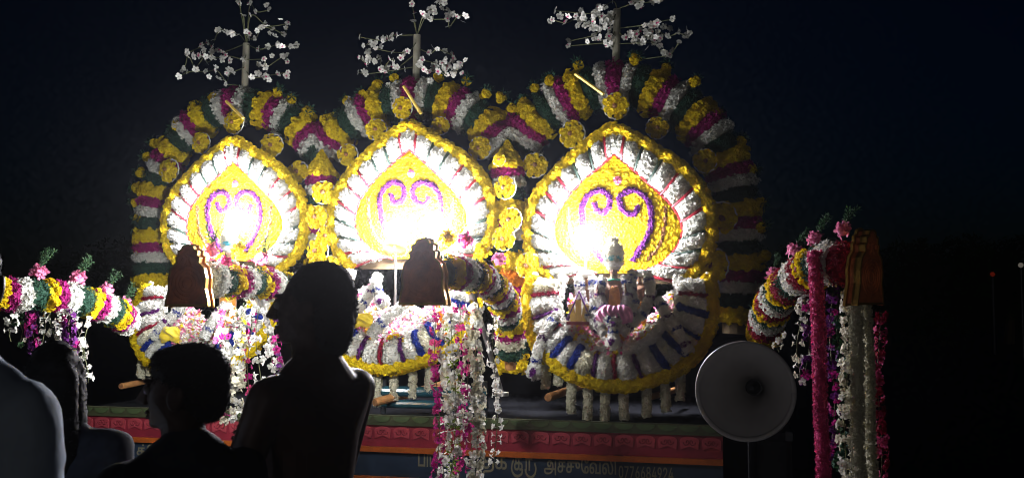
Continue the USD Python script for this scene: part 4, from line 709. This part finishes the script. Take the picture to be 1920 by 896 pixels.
        obj('collar', put(fuse([S(((0, -.016, .846), (.045, .042, .014)))], .02, 3)), shirt, t, smooth=True)
    if skirt:
        v, f = fuse([S(ell((0, 0, .56), (.095 * slim, .069, .02)), ell((0, .002, .47), (.104, .082, .04))), S(ell((0, .002, .47), (.104, .082, .04)), ell((0, .004, .06), (.098, .082, .012)))], .04, 5); v = v + (np.sin(np.arctan2(v[:, 0], v[:, 1]) * 11)[:, None] * .006 * np.array([1, 1, 0])) * np.clip((.6 * H - v[:, 2:]), 0, 1)
        obj('sarong', put((v, f)), lower, t, smooth=True)
    else:
        tr = [S(ell((0, 0, .525), (.096 * slim, .068, .05)), (J['hipL'] - [0, 0, .03], .060), (J['hipR'] - [0, 0, .03], .060))]
        for sd in 'LR': tr += [S((J['hip' + sd], .061), (J['knee' + sd], .040)), S((J['knee' + sd], .040), (J['ankle' + sd] + [0, 0, .02], .032))]
        obj('trousers', put(fuse(tr, .035, 5)), lower, t, smooth=True)
    hp = []
    if hair: 
        hp = [SH_(((0, -.018, .956), (.0455, .055, .050))), SH_(((0, -.040, .925), (.040, .032, .040)), ((0, -.03, .95), (.044, .044, .045)))]
        if hair == 'long': hp += [SH_(((0, -.045, .93), (.050, .030, .05)), ((0, -.055, .80), (.055, .024, .05))), SH_(((0, -.055, .80), (.055, .024, .05)), ((0, -.055, .66), (.035, .016, .03))), SH_(((.042, -.01, .93), (.010, .028, .04)), ((.05, -.02, .86), (.010, .022, .03))), SH_(((-.042, -.01, .93), (.010, .028, .04)), ((-.05, -.02, .86), (.010, .022, .03)))]
        if hair == 'bob': hp += [SH_(((0, -.040, .925), (.044, .034, .04)), ((0, -.036, .876), (.037, .026, .022)))]
        if hair == 'full': hp += [SH_(((0, -.012, .968), (.047, .058, .042)), ((0, .022, .978), (.034, .026, .022)))]
        v, f = fuse(hp, .012 * H / 1.6, 3); v = v + unit(v - np.array([0, 0, .94 * H])) * (meshkit.fbm(v * 60, 3, 9)[:, None] - .5) * .016; rh = np.random.default_rng(len(v)); k = rh.integers(0, len(v), 1500); dn = unit(v[k] - np.array([0, .01, .93 * H])); obj('hair', put(cat([(v, f), bloom(v[k], dn * .6 - [0, .5, 1.0], .0058, 'leaf', .5, .4, rh)])), hairmat, t, smooth=True)
    return t

# spectators
t = thing('person', 'person with bare back and dark hair to the neck, in profile facing left', 'person')
P = pt(586, 560, 2.76); figure(t, 1.775, (P[0], P[1]), math.radians(62), {'R': ((.130, .045, .640), (.03, .125, .655), (-.3, .3, 1.0)), 'L': ((-.150, .030, .640), (-.02, .125, .655), (.3, .3, 1.0))}, head_turn=math.radians(22), lower='sarong_cloth', skirt=True, slim=.97, hair='bob')
t = thing('person', 'boy with thick dark hair and dark shirt, facing left', 'person')
P = pt(346, 645, 2.40); figure(t, 1.56, (P[0], P[1]), math.radians(52), {}, head_turn=math.radians(36), shirt='dark_shirt', hair='full', slim=.98)
t = thing('person', 'person in a pale blue-white shirt at the left edge, from behind', 'person')
P = pt(-74, 560, 2.42); figure(t, 1.84, (P[0], P[1]), math.radians(-22), {}, head_turn=math.radians(48), shirt='white_shirt', hair='short', slim=1.22, short_sleeve=False, drop=.03)
t = thing('person', 'person with long black hair, just beyond the pale-shirted one at left', 'person')
P = pt(108, 648, 2.95); figure(t, 1.548, (P[0], P[1]), math.radians(10), {}, shirt='dark_shirt', hair='long', skirt=True, lower='dark_trousers', slim=.95)

# ---------------------------------------------------------------- loudspeaker horn on its stand
hc = pt(1397, 733, 4.1); ax = unit(np.array([-.36, -1.0, .04])); t = thing('loudspeaker', 'round grey horn loudspeaker on a dark stand before the trailer', 'loudspeaker')
R = 88 * 4.1 / FPX; prof = [(R, .0), (R * .86, -.022), (R * .70, -.055), (R * .54, -.105), (R * .40, -.17), (R * .28, -.25), (R * .19, -.34)]
obj('horn_bell', cat([lathe(prof, hc, 56, ax), lathe([(r + .004, z - .004) for r, z in prof][::-1], hc, 56, ax)]), 'horn_grey', t, smooth=40)
obj('rolled_rim', tube(hc + np.array([math.cos(a) * (A_ := basis(ax[None], np.zeros(1)))[0][0] + math.sin(a) * A_[1][0] for a in np.linspace(0, 2 * math.pi, 65)]) * R, .0105, 8, ax), 'horn_grey', t, smooth=True)
obj('reflex_cone', lathe([(0, -.22), (.012, -.224), (.022, -.25), (.028, -.30), (.030, -.34), (0, -.34)], hc, 28, ax), 'dark_steel', t, smooth=30)
obj('driver_case', lathe([(0, -.48), (.06, -.475), (.065, -.46), (.065, -.37), (.05, -.345), (0, -.342)], hc, 28, ax), 'dark_steel', t, smooth=30)
sb = hc - ax * .24; obj('bracket', cat([tube([sb + [-.08, 0, 0], sb + [-.08, 0, -.11], sb + [.08, 0, -.11], sb + [.08, 0, 0]], .008, 6)]), 'dark_steel', t)
obj('stand_pole', tube([sb - [0, 0, .11], np.array([sb[0], sb[1], .25])], .02, 12), 'truck_dark', t)
for k in range(3):
    a = k * 2.094 + .4; obj('stand_leg', tube([np.array([sb[0], sb[1], .55]), np.array([sb[0] + .38 * math.cos(a), sb[1] + .38 * math.sin(a), .01])], .012, 8), 'dark_steel', t)
# dark cabinet at the end of the board
t = thing('speaker_cabinet', 'tall dark cabinet at the right end of the painted side board', 'cabinet'); c0 = on(1412, 860, .55); cb = np.array([c0[0] + .05, c0[1] + .25, 0])
ztop = pt(1400, 800, cb[1])[2]; obj('case', box(cb + [0, 0, ztop / 2], (.46, .42, ztop), FR), 'truck_dark', t)
obj('front_grille', box(cb + NV * .215 + [0, 0, ztop * .52], (.40, .012, ztop * .85), FR), 'truck_dark', t)
for s in (-1, 1): obj('corner_cap', box(cb + NV * .21 + RV * s * .215 + [0, 0, ztop - .02], (.04, .03, .05), FR), 'dark_steel', t)

# ================================================================ deities and the garlands on them
def deity(i, label, px, py_head, h_px, w, H, face='idol_face', crown='crown_silver', central=True):
    sh = SH[i]; L = loc3(px, py_head, w); c = sh.W(L); foot = c - ZV * H * .93 * 1.0
    t = thing('deity_statue', label, 'deity statue')
    figure(t, H, (foot[0], foot[1], foot[2]), math.pi - YAW, {'R': ((.17, .05, .66), (.13, .15, .72), (0, .3, 1.0)), 'L': ((-.17, .05, .66), (-.13, .15, .72), (0, .3, 1.0))}, skin=face, skirt=True, lower='orange_silk', hair=None, edge=.05, slim=.95)
    k = H; top = c + ZV * .035 * k
    if central:
        zc = rng.uniform(.02, .27, 150); rc = np.interp(zc, [0, .06, .12, .2, .27], [.070, .078, .085, .062, .012]) * k; ac = rng.uniform(0, 6.283, 150); dc = np.c_[np.cos(ac), np.sin(ac), np.full(150, .35)]
        obj('crown', cat([lathe([(.062 * k, -.03 * k), (.070 * k, .0), (.078 * k, .06 * k), (.085 * k, .12 * k), (.062 * k, .2 * k), (.012 * k, .27 * k), (0, .272 * k)], top, 20), bloom(top + dc * [1, 1, 0] * rc[:, None] + ZV * (zc * k)[:, None], dc, .017, 'tuft', .5)]), 'cream_petal', t)
        obj('turban', lathe([(.06 * k, -.01 * k), (.085 * k, .01 * k), (.088 * k, .035 * k), (.07 * k, .055 * k)], top, 20), 'white_silk', t, smooth=True)
        obj('teal_sash', lathe([(.075 * k, .05 * k), (.088 * k, .065 * k), (.086 * k, .10 * k), (.064 * k, .12 * k)], top, 20), 'teal_silk', t, smooth=True)
        obj('neck_band', lathe([(.04 * k, 0), (.066 * k, -.004 * k), (.066 * k, -.02 * k), (.04 * k, -.025 * k)], c - ZV * .075 * k, 18), 'emerald', t)
    else:
        obj('crown', lathe([(.05 * k, -.02 * k), (.12 * k, .0), (.135 * k, .03 * k), (.10 * k, .07 * k), (0, .085 * k)], top, 20), 'white_silk', t, smooth=True)
    obj('pedestal', lathe([(0, 0), (.17 * k, 0), (.17 * k, .03 * k), (.13 * k, .05 * k), (.13 * k, .09 * k), (.16 * k, .11 * k), (0, .11 * k)], foot - ZV * .10 * k, 20), 'ornament_gold', t, smooth=30)
    return t
deity(2, 'central deity of the right shrine with teal band round its crown', 1151, 507, 0, .25, .68)
deity(2, 'small deity right of the central one under a round white cap', 1199, 520, 0, .17, .42, central=False)
deity(2, 'small deity left of the central one, washed out by the lamp', 1098, 522, 0, .17, .42, central=False)
deity(0, 'deity of the left shrine behind the carved pole end', 455, 512, 0, .22, .58)
deity(1, 'deity of the middle shrine behind the carved pole end', 782, 500, 0, .20, .60)
def soft_garland(i, label, pts, r, mat='white_petal', bandmat='purple_petal', nb=4, end=None, group=None):
    sh = SB[i]; t = thing('soft_garland', label, 'garland', group); P = sh.W(locs3(pts)); path = spline(P, 70); L = length(path)
    obj('flower_rope', flower_tube(path, r, .0125, 'tuft', 1.15, NV, .04), mat, t)
    for k in range(nb):
        s = L * (k + .5) / nb; obj('garland_band', flower_tube(path, r * 1.1, .010, 'tuft', 1.1, NV, 0, None, max(0, s - .012), s + .012), bandmat if k % 2 else 'blue_petal', t)
    if end is not None:
        c = path[-1]; d = unit(rng.normal(0, 1, (70, 3))); obj('end_ball', cat([ball(c, end, 10), bloom(c + d * end, d, .014, 'tuft')]), mat, t)
        obj('end_heart', bloom(c + NV * end * 1.0 + rng.normal(0, end * .2, (12, 3)), np.repeat(NV[None], 12, 0), end * .35, 'tuft'), 'purple_petal', t)
G5 = 'soft garlands draped on the right deities'
# (px, py, w) on shrine 3's pixels
def onto(i, pts):      # pixel places given on shrine i's own picture -> shrine 3's pixels are only used for i == 2
    if i == 2: return pts
    return pts
soft_garland(2, 'white garland down the left side of the central right deity', [(1131, 520, .30), (1124, 548, .33), (1132, 580, .37), (1147, 606, .42)], .026, group=G5)
soft_garland(2, 'white garland down the right side of the central right deity', [(1172, 518, .30), (1178, 548, .33), (1170, 580, .37), (1153, 606, .42)], .026, group=G5, end=.040)
soft_garland(2, 'white looped garland on the small deity at right, inner strand', [(1187, 508, .24), (1184, 540, .28), (1190, 572, .32), (1178, 600, .38)], .025, group=G5)
soft_garland(2, 'white looped garland on the small deity at right, outer strand', [(1213, 508, .22), (1219, 545, .26), (1206, 585, .32), (1180, 612, .38), (1165, 625, .40)], .027, group=G5)
soft_garland(2, 'white looped garland on the small deity at left, inner strand', [(1112, 520, .24), (1114, 550, .28), (1116, 585, .34), (1130, 610, .40)], .025, group=G5)
soft_garland(2, 'white looped garland on the small deity at left, outer strand', [(1086, 520, .22), (1090, 560, .27), (1108, 600, .34), (1132, 625, .40)], .027, group=G5)
soft_garland(2, 'white garland hanging lowest in front of the right deity', [(1140, 596, .42), (1150, 612, .44), (1150, 640, .46)], .026, end=.042, group=G5)
soft_garland(2, 'slanting white garland with purple bands over the right edge of the ring', [(1236, 562, .26), (1250, 590, .33), (1272, 622, .42), (1292, 662, .46)], .030, nb=4, bandmat='purple_petal', group=G5)
soft_garland(2, 'slanting white garland with a ball end over the left edge of the ring', [(1046, 590, .33), (1024, 620, .42), (1008, 660, .48), (1003, 696, .48)], .028, nb=3, end=.05, group=G5)
soft_garland(2, 'white garland curling inside the right of the ring', [(1245, 600, .33), (1228, 628, .40), (1200, 648, .44), (1170, 655, .46)], .028, nb=0, group=G5)
soft_garland(0, 'slanting striped white garland in the left shrine', [(1056, 640, .46), (1080, 605, .40), (1105, 575, .34), (1122, 545, .28)], .030, nb=4, group='soft garlands draped in the left shrine')
soft_garland(0, 'second slanting white garland in the left shrine', [(1186, 640, .46), (1200, 600, .40), (1222, 560, .32)], .030, nb=2, group='soft garlands draped in the left shrine')
soft_garland(1, 'slanting striped white garland in the middle shrine', [(1060, 645, .46), (1085, 605, .40), (1108, 570, .32), (1122, 530, .26)], .030, nb=5, group='soft garlands draped in the middle shrine')
soft_garland(1, 'white garland curving across the middle shrine', [(1120, 655, .46), (1150, 622, .44), (1185, 590, .38), (1205, 552, .30)], .032, nb=2, group='soft garlands draped in the middle shrine')
soft_garland(1, 'pale garland with a pink heart at the neck of the middle deity', [(1118, 540, .32), (1128, 566, .36), (1140, 585, .40)], .030, nb=1, end=.045, group='soft garlands draped in the middle shrine')
# folded pink cloth, gold plates, yellow cloths
def cloth(label, i, px, py, w, sx, sy, mat, folds, cat_='cloth', depth=.03):
    sh = SB[i]; c = sh.W(loc3(px, py, w)); gx, gy = np.meshgrid(np.linspace(-1, 1, 33), np.linspace(-1, 1, 19)); edge = 1 - np.clip(gx**2 * .8 + gy**2 * .8, 0, 1)
    h = depth * (edge**.5 + .55 * edge * np.sin(gx * folds + gy * 2 + np.sin(gy * 4)) ); P = c + (gx * sx * (1 - .15 * gy**2))[..., None] * RV + (gy * sy * (1 - .25 * np.cos(gx * 5) * .4) - .3 * sy * gx**2)[..., None] * ZV + h[..., None] * NV
    i_, j_ = np.meshgrid(np.arange(18), np.arange(32), indexing='ij'); f = tri(np.stack([i_ * 33 + j_, i_ * 33 + j_ + 1, (i_ + 1) * 33 + j_ + 1, (i_ + 1) * 33 + j_], -1).reshape(-1, 4)); t = thing('folded_cloth', label, cat_)
    v = P.reshape(-1, 3); back = v - NV * .012; n = len(v); ring = np.r_[np.arange(33), np.arange(1, 19) * 33 + 32, 18 * 33 + np.arange(31, -1, -1), np.arange(17, 0, -1) * 33]
    side = np.array([[ring[k], ring[(k + 1) % len(ring)], ring[(k + 1) % len(ring)] + n] for k in range(len(ring))] + [[ring[k], ring[(k + 1) % len(ring)] + n, ring[k] + n] for k in range(len(ring))])
    obj('fabric', (np.vstack([v, back]), np.vstack([f, f[:, ::-1] + n, side])), mat, t, smooth=50)
cloth('folded pink cloth at the waist of the right deity', 2, 1152, 588, .40, .115, .055, 'pink_silk', 21)
cloth('yellow cloth patch beside the striped garland, left shrine', 0, 1098, 628, .44, .075, .05, 'yellow_silk', 4)
cloth('yellow cloth patch beside the striped garland, middle shrine', 1, 1098, 622, .42, .08, .045, 'yellow_silk', 4)
cloth('orange panel of cloth hanging before the right deity', 2, 1152, 562, .335, .036, .085, 'orange_silk', 3, depth=.012)
cloth('peach cloth panel behind the middle carved pole end', 1, 1150, 470, .18, .085, .055, 'orange_silk', 2, depth=.01)
sh = SH[2]; t = thing('gold_ornament', 'small peaked gold ornament at the left foot of the right deity', 'ornament'); b = sh.W(loc3(1086, 606, .34))
obj('red_base', box(b, (.15, .07, .022), FR), 'red_paint', t)
for k, (dx, hh, an) in enumerate(((-.045, .11, .16), (-.005, .135, .0), (.038, .105, -.18))):
    rz = np.array([[math.cos(an), 0, -math.sin(an)], [0, 1, 0], [math.sin(an), 0, math.cos(an)]]); obj('gold_plate', box(b + RV * dx + ZV * (.012 + hh / 2), (.034, .016, hh), FR @ rz), 'ornament_gold', t)
obj('dark_peak', tube([b + RV * -.075 + ZV * .02, b + ZV * .20, b + RV * .075 + ZV * .02], .010, 8, NV), 'purple_core', t)
# water drops and tiny bulbs glinting over the dark half
t = None
